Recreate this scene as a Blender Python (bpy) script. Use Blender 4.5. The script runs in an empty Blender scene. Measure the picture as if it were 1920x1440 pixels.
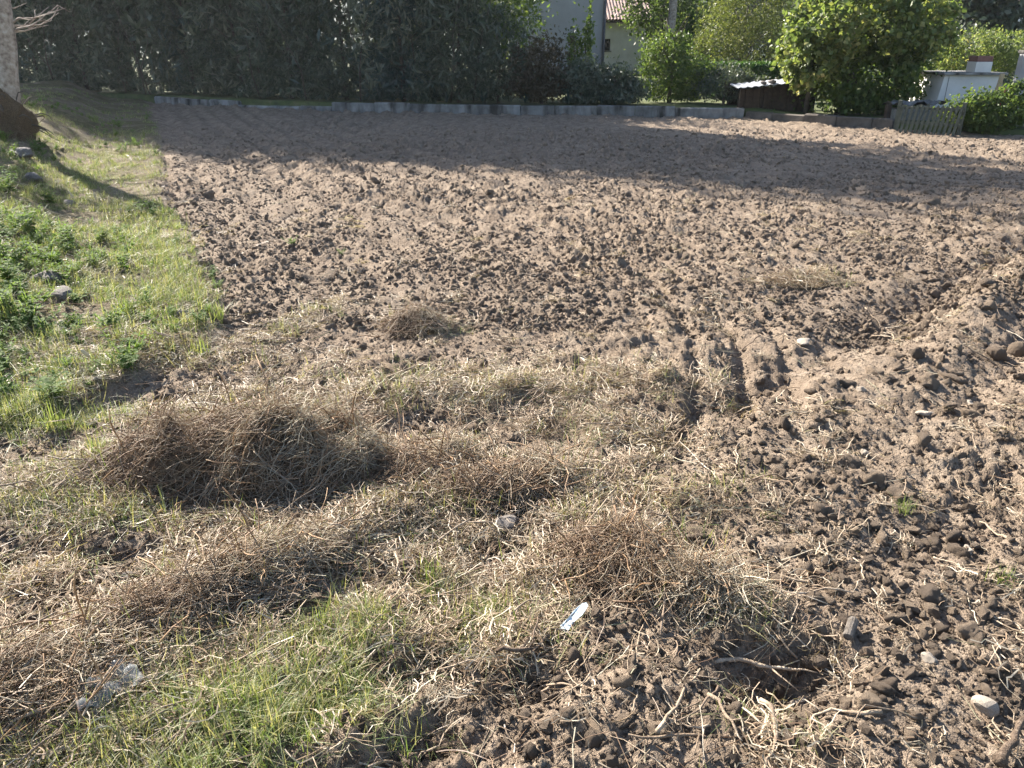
import bpy, math, random
import numpy as np
from mathutils import Matrix, Vector

R = math.radians
rng = np.random.default_rng(11)
random.seed(5)
scene = bpy.context.scene
COL = scene.collection

# ------------------------------------------------------------------ camera, sky, sun, exposure
PITCH, FPX, CAMZ = R(23.9), 1442.0, 1.6
cam_d = bpy.data.cameras.new('camera')
cam_d.sensor_width = 36.0
cam_d.lens = FPX / 1920 * 36.0
cam_d.clip_start, cam_d.clip_end = 0.05, 3000
cam = bpy.data.objects.new('camera', cam_d)
cam.location = (0, 0, CAMZ)
cam.rotation_euler = (R(90) - PITCH, 0, 0)
COL.objects.link(cam)
scene.camera = cam

SUN_AZ, SUN_EL = R(42), R(34.5)          # azimuth measured left of the viewing direction (+Y)
SUN_DIR = Vector((-math.sin(SUN_AZ) * math.cos(SUN_EL), math.cos(SUN_AZ) * math.cos(SUN_EL), math.sin(SUN_EL)))
world = bpy.data.worlds.new('World')
scene.world = world
world.use_nodes = True
wn = world.node_tree.nodes
sky = wn.new('ShaderNodeTexSky')
sky.sky_type = 'NISHITA'
sky.sun_disc = False
sky.sun_elevation = SUN_EL
sky.sun_rotation = -SUN_AZ
sky.air_density, sky.dust_density, sky.ozone_density = 1.0, 1.2, 1.3
world.node_tree.links.new(sky.outputs[0], wn['Background'].inputs[0])
wn['Background'].inputs[1].default_value = 0.078
sun_d = bpy.data.lights.new('sun', 'SUN')
sun_d.energy = 5.0
sun_d.angle = R(0.5)
sun_d.color = (1.0, 0.93, 0.83)
sun = bpy.data.objects.new('sun', sun_d)
sun.rotation_euler = SUN_DIR.to_track_quat('Z', 'Y').to_euler()
sun.location = (-20, 20, 30)
COL.objects.link(sun)
scene.view_settings.view_transform = 'Standard'
scene.view_settings.look = 'None'
scene.view_settings.exposure = 1.92
scene.view_settings.gamma = 1.0
scene.render.engine = 'CYCLES'
scene.cycles.max_bounces = 3
scene.cycles.use_light_tree = False
scene.cycles.caustics_reflective = False
scene.cycles.caustics_refractive = False
scene.cycles.diffuse_bounces = 2
scene.cycles.transmission_bounces = 4
scene.cycles.use_denoising = True
scene.cycles.denoiser = 'OPENIMAGEDENOISE'
scene.cycles.denoising_input_passes = 'RGB_ALBEDO_NORMAL'
scene.cycles.denoising_prefilter = 'ACCURATE'
scene.cycles.use_adaptive_sampling = False

# ------------------------------------------------------------------ small maths
def ray(u, v):
    x, y = (u - 960) / FPX, (720 - v) / FPX
    return np.array([x, math.cos(PITCH) + y * math.sin(PITCH), -math.sin(PITCH) + y * math.cos(PITCH)])
def G(u, v, z=0.0):
    d = ray(u, v); t = (z - CAMZ) / d[2]
    return d[0] * t, d[1] * t
def at(u, v, Y):
    d = ray(u, v); t = Y / d[1]
    return Vector((d[0] * t, Y, CAMZ + d[2] * t))
TAB = np.random.default_rng(3).random((6, 256, 256))
def sstep(a, b, x):
    t = np.clip((x - a) / (b - a), 0, 1)
    return t * t * (3 - 2 * t)
def vn(x, y, f, k=0):
    x = np.asarray(x, float) * f + 37.3 * k; y = np.asarray(y, float) * f + 11.9 * k
    ix, iy = np.floor(x).astype(int), np.floor(y).astype(int)
    fx, fy = x - ix, y - iy
    fx, fy = fx * fx * (3 - 2 * fx), fy * fy * (3 - 2 * fy)
    T = TAB[k % 6]
    a, b = T[ix & 255, iy & 255], T[(ix + 1) & 255, iy & 255]
    c, d = T[ix & 255, (iy + 1) & 255], T[(ix + 1) & 255, (iy + 1) & 255]
    return (a + (b - a) * fx) * (1 - fy) + (c + (d - c) * fx) * fy - 0.5
def cellbump(x, y, f, k):
    """domes of uneven size, one per jittered cell"""
    x = np.asarray(x, float) * f; y = np.asarray(y, float) * f
    ix, iy = np.floor(x).astype(int), np.floor(y).astype(int)
    out = np.zeros_like(x)
    for ox in (-1, 0, 1):
        for oy in (-1, 0, 1):
            cx, cy = ix + ox, iy + oy
            jx = TAB[k % 6][cx & 255, cy & 255]; jy = TAB[(k + 1) % 6][cx & 255, cy & 255]
            r = 0.16 + 0.52 * TAB[(k + 2) % 6][cx & 255, cy & 255] ** 2
            e = TAB[(k + 3) % 6][cx & 255, cy & 255] * 3.14
            dx, dy = x - cx - jx, y - cy - jy
            dx, dy = dx * np.cos(e) + dy * np.sin(e), 1.35 * (dy * np.cos(e) - dx * np.sin(e))
            d2 = (dx * dx + dy * dy) / (r * r)
            out = np.maximum(out, r * np.sqrt(np.clip(1 - d2, 0, 1)))
    return out

# ------------------------------------------------------------------ the lie of the land
EY = [0.0, 1.0, 2.2, 2.88, 3.61, 4.41, 6.39, 8.84, 16.7, 25, 40]
EX = [-3.1, -2.9, -2.6, -2.3, -2.0, -1.70, -2.65, -3.9, -7.27, -11.2, -18]
def dverge(x, y):
    return (np.interp(y, EY, EX) - x) * 0.9 + 0.16 * vn(x, y, 1.7, 2) + 0.07 * vn(x, y, 6, 3)
WX = [-40, -20, -10.6, -5.1, 0.53, 5.5, 5.9, 8.0, 8.9, 12, 20]
WY = [33, 28.2, 24.6, 21.6, 20.3, 19.7, 19.4, 17.0, 16.1, 14.2, 11]
def ywall(x):
    return np.interp(x, WX, WY)
# hollows and mounds: (u, v, radius along, radius across, angle, height)
def gb(u, v, rx, ry, ang, h):
    x, y = G(u, v); return x, y, rx, ry, R(ang), h
BUMPS = [gb(1480, 1250, .19, .12, 25, -.15), gb(1330, 1120, .32, .15, -20, .06), gb(1180, 1000, .24, .15, 10, .05),
         gb(1010, 1245, .15, .08, 10, -.05), gb(820, 1360, .16, .06, 0, -.06), gb(600, 1400, .22, .09, 0, .07),
         gb(500, 915, .35, .10, 8, -.05), gb(930, 1010, .10, .07, 0, -.05), gb(450, 1090, .5, .14, 35, .035),
         gb(700, 960, .45, .12, 45, .05), gb(100, 1260, .45, .18, 25, .03), gb(880, 740, .5, .15, 10, .05),
         gb(1400, 880, .18, .12, 20, -.05), gb(1300, 920, .25, .12, 45, .05), gb(1750, 1010, .45, .15, 40, -.05),
         gb(1880, 900, .2, .12, 40, -.06), gb(1640, 890, .14, .07, 0, .04), gb(780, 600, .22, .12, 0, .05),
         gb(1850, 640, .8, .25, 45, .07), gb(1560, 730, .9, .2, 45, .04), gb(1380, 1330, .3, .12, 0, .04), gb(150, 1020, .3, .06, 10, -.05),
         gb(1700, 560, 1.1, .22, 42, -.06), gb(1250, 800, .3, .1, 60, -.03)]
def bumps(x, y):
    z = np.zeros_like(np.asarray(x, float))
    for bx, by, rx, ry, a, h in BUMPS:
        dx, dy = x - bx, y - by
        p, q = dx * math.cos(a) + dy * math.sin(a), dy * math.cos(a) - dx * math.sin(a)
        z = z + h * np.exp(-(p / rx) ** 2 - (q / ry) ** 2)
    return z
def grooves(x, y):
    w = 0.06 * vn(x, y, 1.2, 4)
    # wheel-like tine tracks running away from the camera, right of centre
    t = x + 0.6 * w - np.interp(y, [2.6, 3.36, 4.41, 5.45, 6.6, 8, 10, 13, 16], [.85, 1.13, 1.38, 1.33, 1.10, .55, -.5, -2.3, -4.2])
    m = sstep(2.7, 3.5, y) * np.exp(-(t / (0.55 + .10 * np.maximum(0, y - 5))) ** 2) * (1 + 1.0 * vn(x, y, 1.6, 0)) * (1 - .3 * sstep(7, 10, y))
    z = -0.042 * m * np.maximum(0, np.cos(t * 2 * math.pi / 0.26)) ** 1.5
    # diagonal ridges of rougher soil on the right
    s = (x * 0.69 - y * 0.72) + w
    m2 = sstep(-2.2, -1.2, s) * sstep(1.3, 2.1, x - .15 * y) * sstep(10, 7, y)
    z = z + 0.048 * m2 * np.cos(s * 2 * math.pi / 0.66)
    s1 = x * .68 - y * .73 + .5 * w; on = sstep(.5, 1.0, x) * sstep(11, 8, y)
    z = z + on * (1 + 1.2 * vn(x, y, 1.3, 5)) * (.055 * sstep(-1.78, -1.36, s1) * sstep(.3, -.6, s1) - .032 * np.exp(-((s1 + 1.82) / .13) ** 2))
    # rows parallel to the verge, on the left
    q = x * 0.91 + y * 0.42 + w
    m3 = sstep(4.5, 6.0, y) * sstep(1.0, -1.0, x)
    return z + 0.022 * m3 * np.cos(q * 2 * math.pi / 0.42)
def height(x, y, fine=True):
    x = np.asarray(x, float); y = np.asarray(y, float)
    d = dverge(x, y)
    v = sstep(-0.06, 0.12, d)
    smooth = np.clip(0.6 + 1.0 * vn(x, y, 0.8, 1) + 0.5 * vn(x, y, 2.7, 3), 0.3, 1.1)
    soil = 0.06 * vn(x, y, 0.5, 0) + 0.05 * vn(x, y, 1.9, 1) + 0.03 * vn(x, y, 5.5, 2) + bumps(x, y) + grooves(x, y)
    if fine:
        soil = soil + smooth * (0.085 * cellbump(x, y, 5.2, 0) + 0.045 * cellbump(x, y, 11, 1) + 0.040 * cellbump(x, y, 23, 2) + 0.030 * cellbump(x, y, 44, 4)) - 0.052
        soil = soil + 0.010 * vn(x, y, 34, 5) + 0.006 * vn(x, y, 80, 3)
    else:
        soil = soil - 0.022
    bank = sstep(0.75, 2.2, d) * sstep(2.0, 4.5, y)
    verge = 0.03 + 0.07 * vn(x, y, 1.3, 4) + bank * (0.42 + 0.30 * vn(x, y, 0.9, 5)) + 0.03 * vn(x, y, 6, 0) * (1 + bank)
    if fine:
        verge = verge + 0.035 * cellbump(x, y, 9, 3) * (0.4 + bank) + 0.012 * vn(x, y, 30, 1)
    return soil * (1 - v) + verge * v
def hz(x, y):
    return float(height(np.array([x]), np.array([y]))[0])

# ------------------------------------------------------------------ mesh helpers
def mesh_np(name, verts, faces, mat=None, smooth=False, attrs=None):
    verts = np.asarray(verts, np.float32); faces = np.asarray(faces, np.int32)
    me = bpy.data.meshes.new(name)
    me.vertices.add(len(verts)); me.vertices.foreach_set('co', verts.ravel())
    if len(faces):
        n, k = faces.shape
        me.loops.add(n * k); me.loops.foreach_set('vertex_index', faces.ravel())
        me.polygons.add(n); me.polygons.foreach_set('loop_start', np.arange(0, n * k, k, dtype=np.int32))
        me.polygons.foreach_set('use_smooth', np.full(n, smooth))
    for an, (ty, data) in (attrs or {}).items():
        a = me.attributes.new(an, ty, 'POINT')
        a.data.foreach_set('vector' if ty == 'FLOAT_VECTOR' else 'value', np.asarray(data).ravel())
    me.update(calc_edges=True)
    if mat: me.materials.append(mat)
    return me
def obj(name, me, parent=None, loc=None, M=None):
    o = bpy.data.objects.new(name, me)
    COL.objects.link(o)
    if M is not None: o.matrix_basis = M
    if loc is not None: o.location = loc
    if parent: o.parent = parent
    return o
def tag(o, label=None, cat=None, group=None, kind=None):
    if label: o['label'] = label
    if cat: o['category'] = cat
    if group: o['group'] = group
    if kind: o['kind'] = kind
    return o
def thing(name, label, cat, loc=(0, 0, 0), group=None, rz=0):
    o = bpy.data.objects.new(name, None); COL.objects.link(o)
    o.location = loc; o.rotation_euler = (0, 0, rz); o.empty_display_size = 0.1
    return tag(o, label, cat, group)
class MB:
    """collects quads / tris into one mesh"""
    def __init__(s): s.v, s.f = [], []
    def add(s, vs, fs):
        b = len(s.v); s.v += [tuple(p) for p in vs]; s.f += [tuple(i + b for i in f) for f in fs]; return s
    def box(s, x0, x1, y0, y1, z0, z1, bev=0.0, jit=0.0):
        if bev:
            vs, fs = [], []
            for z, i in ((z0, bev), (z0 + bev, 0), (z1 - bev, 0), (z1, bev)):
                vs += [(x0 + i, y0 + i, z), (x1 - i, y0 + i, z), (x1 - i, y1 - i, z), (x0 + i, y1 - i, z)]
            for k in range(3):
                for j in range(4):
                    a, b = k * 4 + j, k * 4 + (j + 1) % 4
                    fs.append((a, b, b + 4, a + 4))
            fs += [(3, 2, 1, 0), (12, 13, 14, 15)]
        else:
            vs = [(x0, y0, z0), (x1, y0, z0), (x1, y1, z0), (x0, y1, z0), (x0, y0, z1), (x1, y0, z1), (x1, y1, z1), (x0, y1, z1)]
            fs = [(3, 2, 1, 0), (4, 5, 6, 7), (0, 1, 5, 4), (1, 2, 6, 5), (2, 3, 7, 6), (3, 0, 4, 7)]
        if jit: vs = [(p[0] + random.uniform(-jit, jit), p[1] + random.uniform(-jit, jit), p[2] + random.uniform(-jit, jit)) for p in vs]
        return s.add(vs, fs)
    def tube(s, pts, rad, n=5, cap=True):
        pts = [Vector(p) for p in pts]
        vs, fs = [], []
        up = Vector((0.13, 0.27, 0.95))
        for i, p in enumerate(pts):
            d = (pts[min(i + 1, len(pts) - 1)] - pts[max(i - 1, 0)]).normalized()
            a = d.cross(up)
            if a.length < 0.1: a = d.cross(Vector((1, 0, 0)))
            a.normalize(); b = d.cross(a)
            for k in range(n):
                t = 2 * math.pi * k / n
                vs.append(p + (a * math.cos(t) + b * math.sin(t)) * rad[i])
        for i in range(len(pts) - 1):
            for k in range(n):
                fs.append((i * n + k, i * n + (k + 1) % n, (i + 1) * n + (k + 1) % n, (i + 1) * n + k))
        if cap: fs += [tuple(range(n - 1, -1, -1)), tuple((len(pts) - 1) * n + k for k in range(n))]
        return s.add(vs, fs)
    def mesh(s, name, mat, smooth=False):
        me = bpy.data.meshes.new(name); me.from_pydata(s.v, [], s.f); me.materials.append(mat)
        if smooth: me.polygons.foreach_set('use_smooth', [True] * len(me.polygons))
        me.update(); return me
    def obj(s, name, mat, parent=None, smooth=False, loc=None):
        return obj(name, s.mesh(name, mat, smooth), parent, loc)

# ------------------------------------------------------------------ materials
def material(name):
    m = bpy.data.materials.new(name); m.use_nodes = True
    return m, m.node_tree, m.node_tree.nodes['Principled BSDF']
def node(nt, t, **kw):
    n = nt.nodes.new(t)
    for k, v in kw.items(): setattr(n, k, v)
    return n
def noise(nt, scale, detail=4, coord='Object', rough=0.6):
    tc = node(nt, 'ShaderNodeTexCoord'); n = node(nt, 'ShaderNodeTexNoise')
    n.inputs['Scale'].default_value = scale; n.inputs['Detail'].default_value = detail; n.inputs['Roughness'].default_value = rough
    nt.links.new(tc.outputs[coord], n.inputs['Vector'])
    return n.outputs['Fac']
def ramp(nt, fac, stops):
    r = node(nt, 'ShaderNodeValToRGB'); e = r.color_ramp.elements
    while len(e) < len(stops): e.new(0.5)
    for i, (p, c) in enumerate(stops): e[i].position = p; e[i].color = (*c, 1)
    nt.links.new(fac, r.inputs['Fac']); return r.outputs['Color']
def mixc(nt, a, b, fac, mode='MIX'):
    m = node(nt, 'ShaderNodeMix', data_type='RGBA', blend_type=mode)
    for s, v in ((m.inputs[0], fac), (m.inputs[6], a), (m.inputs[7], b)):
        if hasattr(v, 'is_linked'): nt.links.new(v, s)
        elif isinstance(v, tuple): s.default_value = (*v, 1)
        else: s.default_value = v
    return m.outputs[2]
def bump(nt, b, h, strength, dist=0.01):
    n = node(nt, 'ShaderNodeBump'); n.inputs['Strength'].default_value = strength; n.inputs['Distance'].default_value = dist
    nt.links.new(h, n.inputs['Height']); nt.links.new(n.outputs[0], b.inputs['Normal'])
def rand(nt): return node(nt, 'ShaderNodeObjectInfo').outputs['Random']
def attr(nt, name): return node(nt, 'ShaderNodeAttribute', attribute_name=name).outputs['Fac']

SOIL = [(0.25, (0.145, 0.110, 0.083)), (0.5, (0.240, 0.188, 0.143)), (0.78, (0.340, 0.277, 0.215))]
def soil_mat(name, inst=False):
    m, nt, b = material(name)
    b.inputs['Roughness'].default_value = 0.95; b.inputs['Specular IOR Level'].default_value = 0.15
    c = ramp(nt, noise(nt, 34 if inst else 5.5, 6), SOIL)
    if inst:
        c = mixc(nt, c, ramp(nt, rand(nt), [(0.0, (0.78, 0.77, 0.77)), (0.6, (1.12, 1.10, 1.07)), (1.0, (1.5, 1.46, 1.38))]), 1.0, 'MULTIPLY')
    else:
        c = mixc(nt, c, ramp(nt, noise(nt, 95, 3), [(0.3, (0.75, 0.74, 0.72)), (0.7, (1.22, 1.2, 1.16))]), 1.0, 'MULTIPLY')
        g = ramp(nt, noise(nt, 9, 5), [(0.3, (0.085, 0.078, 0.040)), (0.55, (0.13, 0.115, 0.055)), (0.75, (0.20, 0.155, 0.095))])
        c = mixc(nt, c, g, attr(nt, 'verge'))
        st = ramp(nt, noise(nt, 60, 4), [(0.35, (0.10, 0.075, 0.045)), (0.7, (0.26, 0.195, 0.115))])
        c = mixc(nt, c, st, attr(nt, 'mat'))
    nt.links.new(c, b.inputs['Base Color'])
    if inst: bump(nt, b, noise(nt, 45, 6), 1.0, 0.02)
    else:
        hsum = node(nt, 'ShaderNodeMath', operation='MULTIPLY_ADD'); nt.links.new(noise(nt, 42, 4, rough=.75), hsum.inputs[0]); hsum.inputs[1].default_value = 3.0
        nt.links.new(noise(nt, 170, 4), hsum.inputs[2]); bump(nt, b, hsum.outputs[0], 0.85, 0.014)
    return m
M_FIELD = soil_mat('tilled_soil'); M_CLOD = soil_mat('clod_soil', True)

def plain(name, stops, scale=8, rough=0.85, bumpy=0.4, spec=0.25, inst=None, bscale=None):
    m, nt, b = material(name)
    b.inputs['Roughness'].default_value = rough; b.inputs['Specular IOR Level'].default_value = spec
    c = ramp(nt, noise(nt, scale, 6), stops)
    if inst: c = mixc(nt, c, ramp(nt, rand(nt), inst), 1.0, 'MULTIPLY')
    nt.links.new(c, b.inputs['Base Color'])
    if bumpy: bump(nt, b, noise(nt, bscale or scale * 5, 5), bumpy, 0.01)
    return m
def leafmat(name, stops, trans=0.45, src='tint', rough=0.5, tcol=1.25):
    m, nt, b = material(name)
    b.inputs['Roughness'].default_value = rough; b.inputs['Specular IOR Level'].default_value = 0.35
    f = rand(nt) if src == 'random' else attr(nt, 'tint')
    c = ramp(nt, f, stops)
    nt.links.new(c, b.inputs['Base Color'])
    t = node(nt, 'ShaderNodeBsdfTranslucent')
    nt.links.new(mixc(nt, c, (tcol, tcol * 1.05, tcol * 0.55), 1.0, 'MULTIPLY'), t.inputs['Color'])
    mx = node(nt, 'ShaderNodeMixShader'); mx.inputs[0].default_value = trans
    nt.links.new(b.outputs[0], mx.inputs[1]); nt.links.new(t.outputs[0], mx.inputs[2])
    nt.links.new(mx.outputs[0], nt.nodes['Material Output'].inputs['Surface'])
    return m
STRAW = [(0.0, (0.15, 0.090, 0.056)), (0.3, (0.27, 0.185, 0.120)), (0.6, (0.38, 0.295, 0.205)), (0.85, (0.53, 0.465, 0.365)), (1.0, (0.25, 0.26, 0.15))]
M_STRAW = leafmat('dry_straw', STRAW, 0.25, 'random', 0.45)
M_STRAWT = leafmat('dry_fibres', STRAW[:4], 0.25, 'tint', 0.55)
M_ROOT = plain('dry_root_bark', [(0.3, (0.16, 0.115, 0.08)), (0.55, (0.30, 0.235, 0.17)), (0.75, (0.50, 0.42, 0.33))], 22, 0.7, 0.6, 0.3,
               inst=[(0.0, (0.55, 0.5, 0.48)), (0.5, (1, 0.97, 0.92)), (1.0, (1.3, 1.3, 1.28))])
M_STALK = plain('dry_stalk', [(0.3, (0.13, 0.075, 0.042)), (0.55, (0.26, 0.165, 0.09)), (0.75, (0.42, 0.30, 0.18))], 16, 0.6, 0.3, 0.35,
                inst=[(0.0, (0.7, 0.62, 0.55)), (0.5, (1.0, 0.98, 0.95)), (1.0, (1.35, 1.3, 1.2))])
GRASS = [(0.0, (0.070, 0.105, 0.035)), (0.35, (0.125, 0.175, 0.055)), (0.6, (0.22, 0.25, 0.09)), (0.8, (0.32, 0.30, 0.15)), (1.0, (0.43, 0.37, 0.24))]
M_GRASS = leafmat('grass_blade', GRASS, 0.42, 'tint')
M_PALEGRASS = leafmat('wilted_grass', [(0.0, (0.10, 0.14, 0.05)), (0.4, (0.19, 0.22, 0.09)), (0.7, (0.32, 0.29, 0.15)), (1.0, (0.45, 0.38, 0.24))], 0.35, 'tint')
M_WEED = leafmat('weed_leaf', [(0.0, (0.050, 0.10, 0.022)), (0.6, (0.11, 0.18, 0.040)), (1.0, (0.20, 0.25, 0.08))], 0.5, 'tint', 0.75)
M_HEDGE = leafmat('hedge_leaf', [(0.0, (0.060, 0.075, 0.056)), (0.6, (0.095, 0.115, 0.082)), (1.0, (0.150, 0.165, 0.125))], 0.30, 'tint', 0.45)
M_HEDGE2 = leafmat('pale_hedge_leaf', [(0.0, (0.09, 0.105, 0.075)), (1.0, (0.20, 0.21, 0.16))], 0.3, 'tint', 0.5)
M_BLUEH = leafmat('bluish_leaf', [(0.0, (0.040, 0.062, 0.052)), (1.0, (0.095, 0.125, 0.11))], 0.28, 'tint', 0.45)
M_REDH = leafmat('russet_leaf', [(0.0, (0.05, 0.042, 0.028)), (1.0, (0.10, 0.078, 0.05))], 0.3, 'tint', 0.5)
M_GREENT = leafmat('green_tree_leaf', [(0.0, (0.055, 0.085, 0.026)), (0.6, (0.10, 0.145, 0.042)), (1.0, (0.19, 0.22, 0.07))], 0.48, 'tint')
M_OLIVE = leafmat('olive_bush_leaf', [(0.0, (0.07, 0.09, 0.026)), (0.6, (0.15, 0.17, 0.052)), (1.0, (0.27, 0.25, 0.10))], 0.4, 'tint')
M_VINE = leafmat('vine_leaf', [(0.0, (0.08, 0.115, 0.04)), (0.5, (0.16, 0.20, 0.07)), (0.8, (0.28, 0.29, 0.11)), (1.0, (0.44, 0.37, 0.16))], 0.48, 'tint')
M_CYPR = leafmat('cypress_leaf', [(0.0, (0.03, 0.07, 0.018)), (1.0, (0.075, 0.14, 0.03))], 0.3, 'tint')
M_BARK = plain('bark', [(0.3, (0.055, 0.045, 0.036)), (0.6, (0.11, 0.09, 0.07)), (0.8, (0.17, 0.14, 0.11))], 9, 0.9, 0.8)
M_PALEBARK = plain('pale_bark', [(0.3, (0.15, 0.11, 0.085)), (0.5, (0.33, 0.27, 0.22)), (0.75, (0.50, 0.44, 0.38))], 16, 0.9, 1.0, bscale=34)
M_CONC0 = plain('old_concrete', [(0.25, (0.13, 0.125, 0.12)), (0.5, (0.27, 0.265, 0.255)), (0.75, (0.36, 0.35, 0.34))], 3.0, 0.9, 0.5, 0.2, inst=[(0, (0.8, 0.8, 0.8)), (1, (1.1, 1.1, 1.1))])
def stained(name):
    m, nt, b = material(name)
    b.inputs['Roughness'].default_value = 0.92; b.inputs['Specular IOR Level'].default_value = 0.15
    c = ramp(nt, noise(nt, 3.5, 6), [(0.25, (0.14, 0.135, 0.13)), (0.5, (0.25, 0.245, 0.235)), (0.75, (0.34, 0.33, 0.32))])
    tc = node(nt, 'ShaderNodeTexCoord'); mp = node(nt, 'ShaderNodeMapping'); mp.inputs['Scale'].default_value = (3.6, 3.6, 1.1)
    oi = node(nt, 'ShaderNodeObjectInfo'); va = node(nt, 'ShaderNodeVectorMath', operation='ADD')
    nt.links.new(tc.outputs['Object'], va.inputs[0]); nt.links.new(oi.outputs['Location'], va.inputs[1]); nt.links.new(va.outputs[0], mp.inputs['Vector'])
    n = node(nt, 'ShaderNodeTexNoise'); n.inputs['Scale'].default_value = 1.0; n.inputs['Detail'].default_value = 5; nt.links.new(mp.outputs[0], n.inputs['Vector'])
    st = ramp(nt, n.outputs['Fac'], [(0.42, (1, 1, 1)), (0.56, (0.62, 0.60, 0.58)), (0.66, (0.22, 0.21, 0.19))])
    c = mixc(nt, c, st, 1.0, 'MULTIPLY'); c = mixc(nt, c, ramp(nt, rand(nt), [(0, (0.75, 0.75, 0.75)), (1, (1.15, 1.15, 1.15))]), 1.0, 'MULTIPLY')
    nt.links.new(c, b.inputs['Base Color']); bump(nt, b, noise(nt, 22, 6), 0.8, 0.02)
    return m
M_CONC = stained('stained_concrete')
M_RENDER = plain('grey_render', [(0.3, (0.26, 0.255, 0.26)), (0.7, (0.33, 0.325, 0.33))], 1.2, 0.9, 0.2)
M_WHITER = plain('white_render', [(0.25, (0.50, 0.48, 0.46)), (0.6, (0.68, 0.66, 0.64)), (0.8, (0.74, 0.72, 0.70))], 1.6, 0.85, 0.2)
M_PIPE = plain('dark_pipe', [(0.3, (0.07, 0.07, 0.085)), (0.7, (0.10, 0.10, 0.12))], 3, 0.5, 0)
M_TILE = plain('roof_tile', [(0.3, (0.19, 0.13, 0.11)), (0.55, (0.28, 0.20, 0.175)), (0.75, (0.36, 0.29, 0.26))], 5, 0.85, 0.4)
M_GLASS = plain('dark_glass', [(0.3, (0.012, 0.012, 0.014)), (0.7, (0.02, 0.02, 0.024))], 3, 0.15, 0, 0.5)
M_WOODD = plain('dark_wood', [(0.3, (0.030, 0.022, 0.016)), (0.7, (0.07, 0.052, 0.038))], 11, 0.85, 0.5)
M_WOODG = plain('weathered_wood', [(0.3, (0.13, 0.125, 0.11)), (0.7, (0.26, 0.245, 0.22))], 12, 0.85, 0.5)
M_WOODT = plain('tan_wood', [(0.3, (0.36, 0.26, 0.15)), (0.7, (0.52, 0.40, 0.25))], 9, 0.8, 0.4)
M_METAL = plain('zinc_sheet', [(0.3, (0.20, 0.21, 0.22)), (0.7, (0.34, 0.35, 0.37))], 4, 0.6, 0.2, 0.5)
M_BRICK = plain('red_brick', [(0.3, (0.16, 0.08, 0.065)), (0.7, (0.25, 0.13, 0.11))], 9, 0.9, 0.4)
M_STONE = plain('pale_stone', [(0.3, (0.22, 0.18, 0.14)), (0.55, (0.34, 0.29, 0.235)), (0.75, (0.46, 0.41, 0.345))], 18, 0.8, 0.5)
M_GREYST = plain('grey_stone', [(0.3, (0.10, 0.088, 0.078)), (0.55, (0.17, 0.15, 0.135)), (0.75, (0.26, 0.235, 0.21))], 12, 0.85, 0.6)
M_PLAST = plain('blue_grey_plastic', [(0.3, (0.42, 0.50, 0.54)), (0.7, (0.66, 0.72, 0.74))], 14, 0.35, 0.15, 0.5)
M_RED = plain('red_paint', [(0.3, (0.42, 0.06, 0.05)), (0.7, (0.5, 0.1, 0.08))], 4, 0.5, 0)
M_WHITEP = plain('white_plastic', [(0.3, (0.66, 0.66, 0.64)), (0.7, (0.78, 0.78, 0.77))], 6, 0.5, 0)
M_GARDEN = plain('garden_soil_and_grass', [(0.3, (0.045, 0.055, 0.025)), (0.55, (0.085, 0.10, 0.035)), (0.75, (0.13, 0.12, 0.065))], 2.5, 0.95, 0.6)
M_LAND = plain('far_grassland', [(0.3, (0.06, 0.08, 0.03)), (0.7, (0.13, 0.13, 0.06))], 0.05, 0.95, 0)
M_HILL = plain('wooded_hillside', [(0.3, (0.04, 0.06, 0.045)), (0.7, (0.09, 0.11, 0.08))], 0.04, 0.95, 0)
M_SEED = plain('seed_head', [(0.3, (0.42, 0.34, 0.20)), (0.7, (0.60, 0.50, 0.32))], 60, 0.7, 0.5)
M_GRASSP = plain('grass_stem', [(0.3, (0.16, 0.20, 0.06)), (0.7, (0.24, 0.28, 0.10))], 20, 0.6, 0)
M_LITTER = plain('plant_litter', [(0.3, (0.055, 0.038, 0.026)), (0.55, (0.12, 0.085, 0.052)), (0.75, (0.22, 0.16, 0.095))], 40, .95, 1.0, .1, bscale=120)
M_KERB = plain('earthy_kerb', [(0.3, (0.07, 0.06, 0.05)), (0.7, (0.15, 0.13, 0.11))], 5, .95, .6)
M_FENCE = plain('mossy_wood', [(0.3, (0.050, 0.058, 0.046)), (0.7, (0.11, 0.12, 0.095))], 12, .9, .5)
M_BROWNROOT = plain('brown_root', [(0.3, (0.07, 0.05, 0.036)), (0.55, (0.15, 0.11, 0.08)), (0.75, (0.23, 0.18, 0.135))], 60, .9, 1.0, .15, bscale=160)
M_STUB = plain('sawn_stub', [(0.3, (0.10, 0.085, 0.07)), (0.7, (0.22, 0.195, 0.17))], 70, .9, .8, .15)
def film_mat():
    m, nt, b = material('clear_film')
    b.inputs['Base Color'].default_value = (0.85, 0.9, 0.9, 1); b.inputs['Roughness'].default_value = 0.2
    b.inputs['Alpha'].default_value = 0.13
    return m
M_FILM = film_mat()

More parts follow.
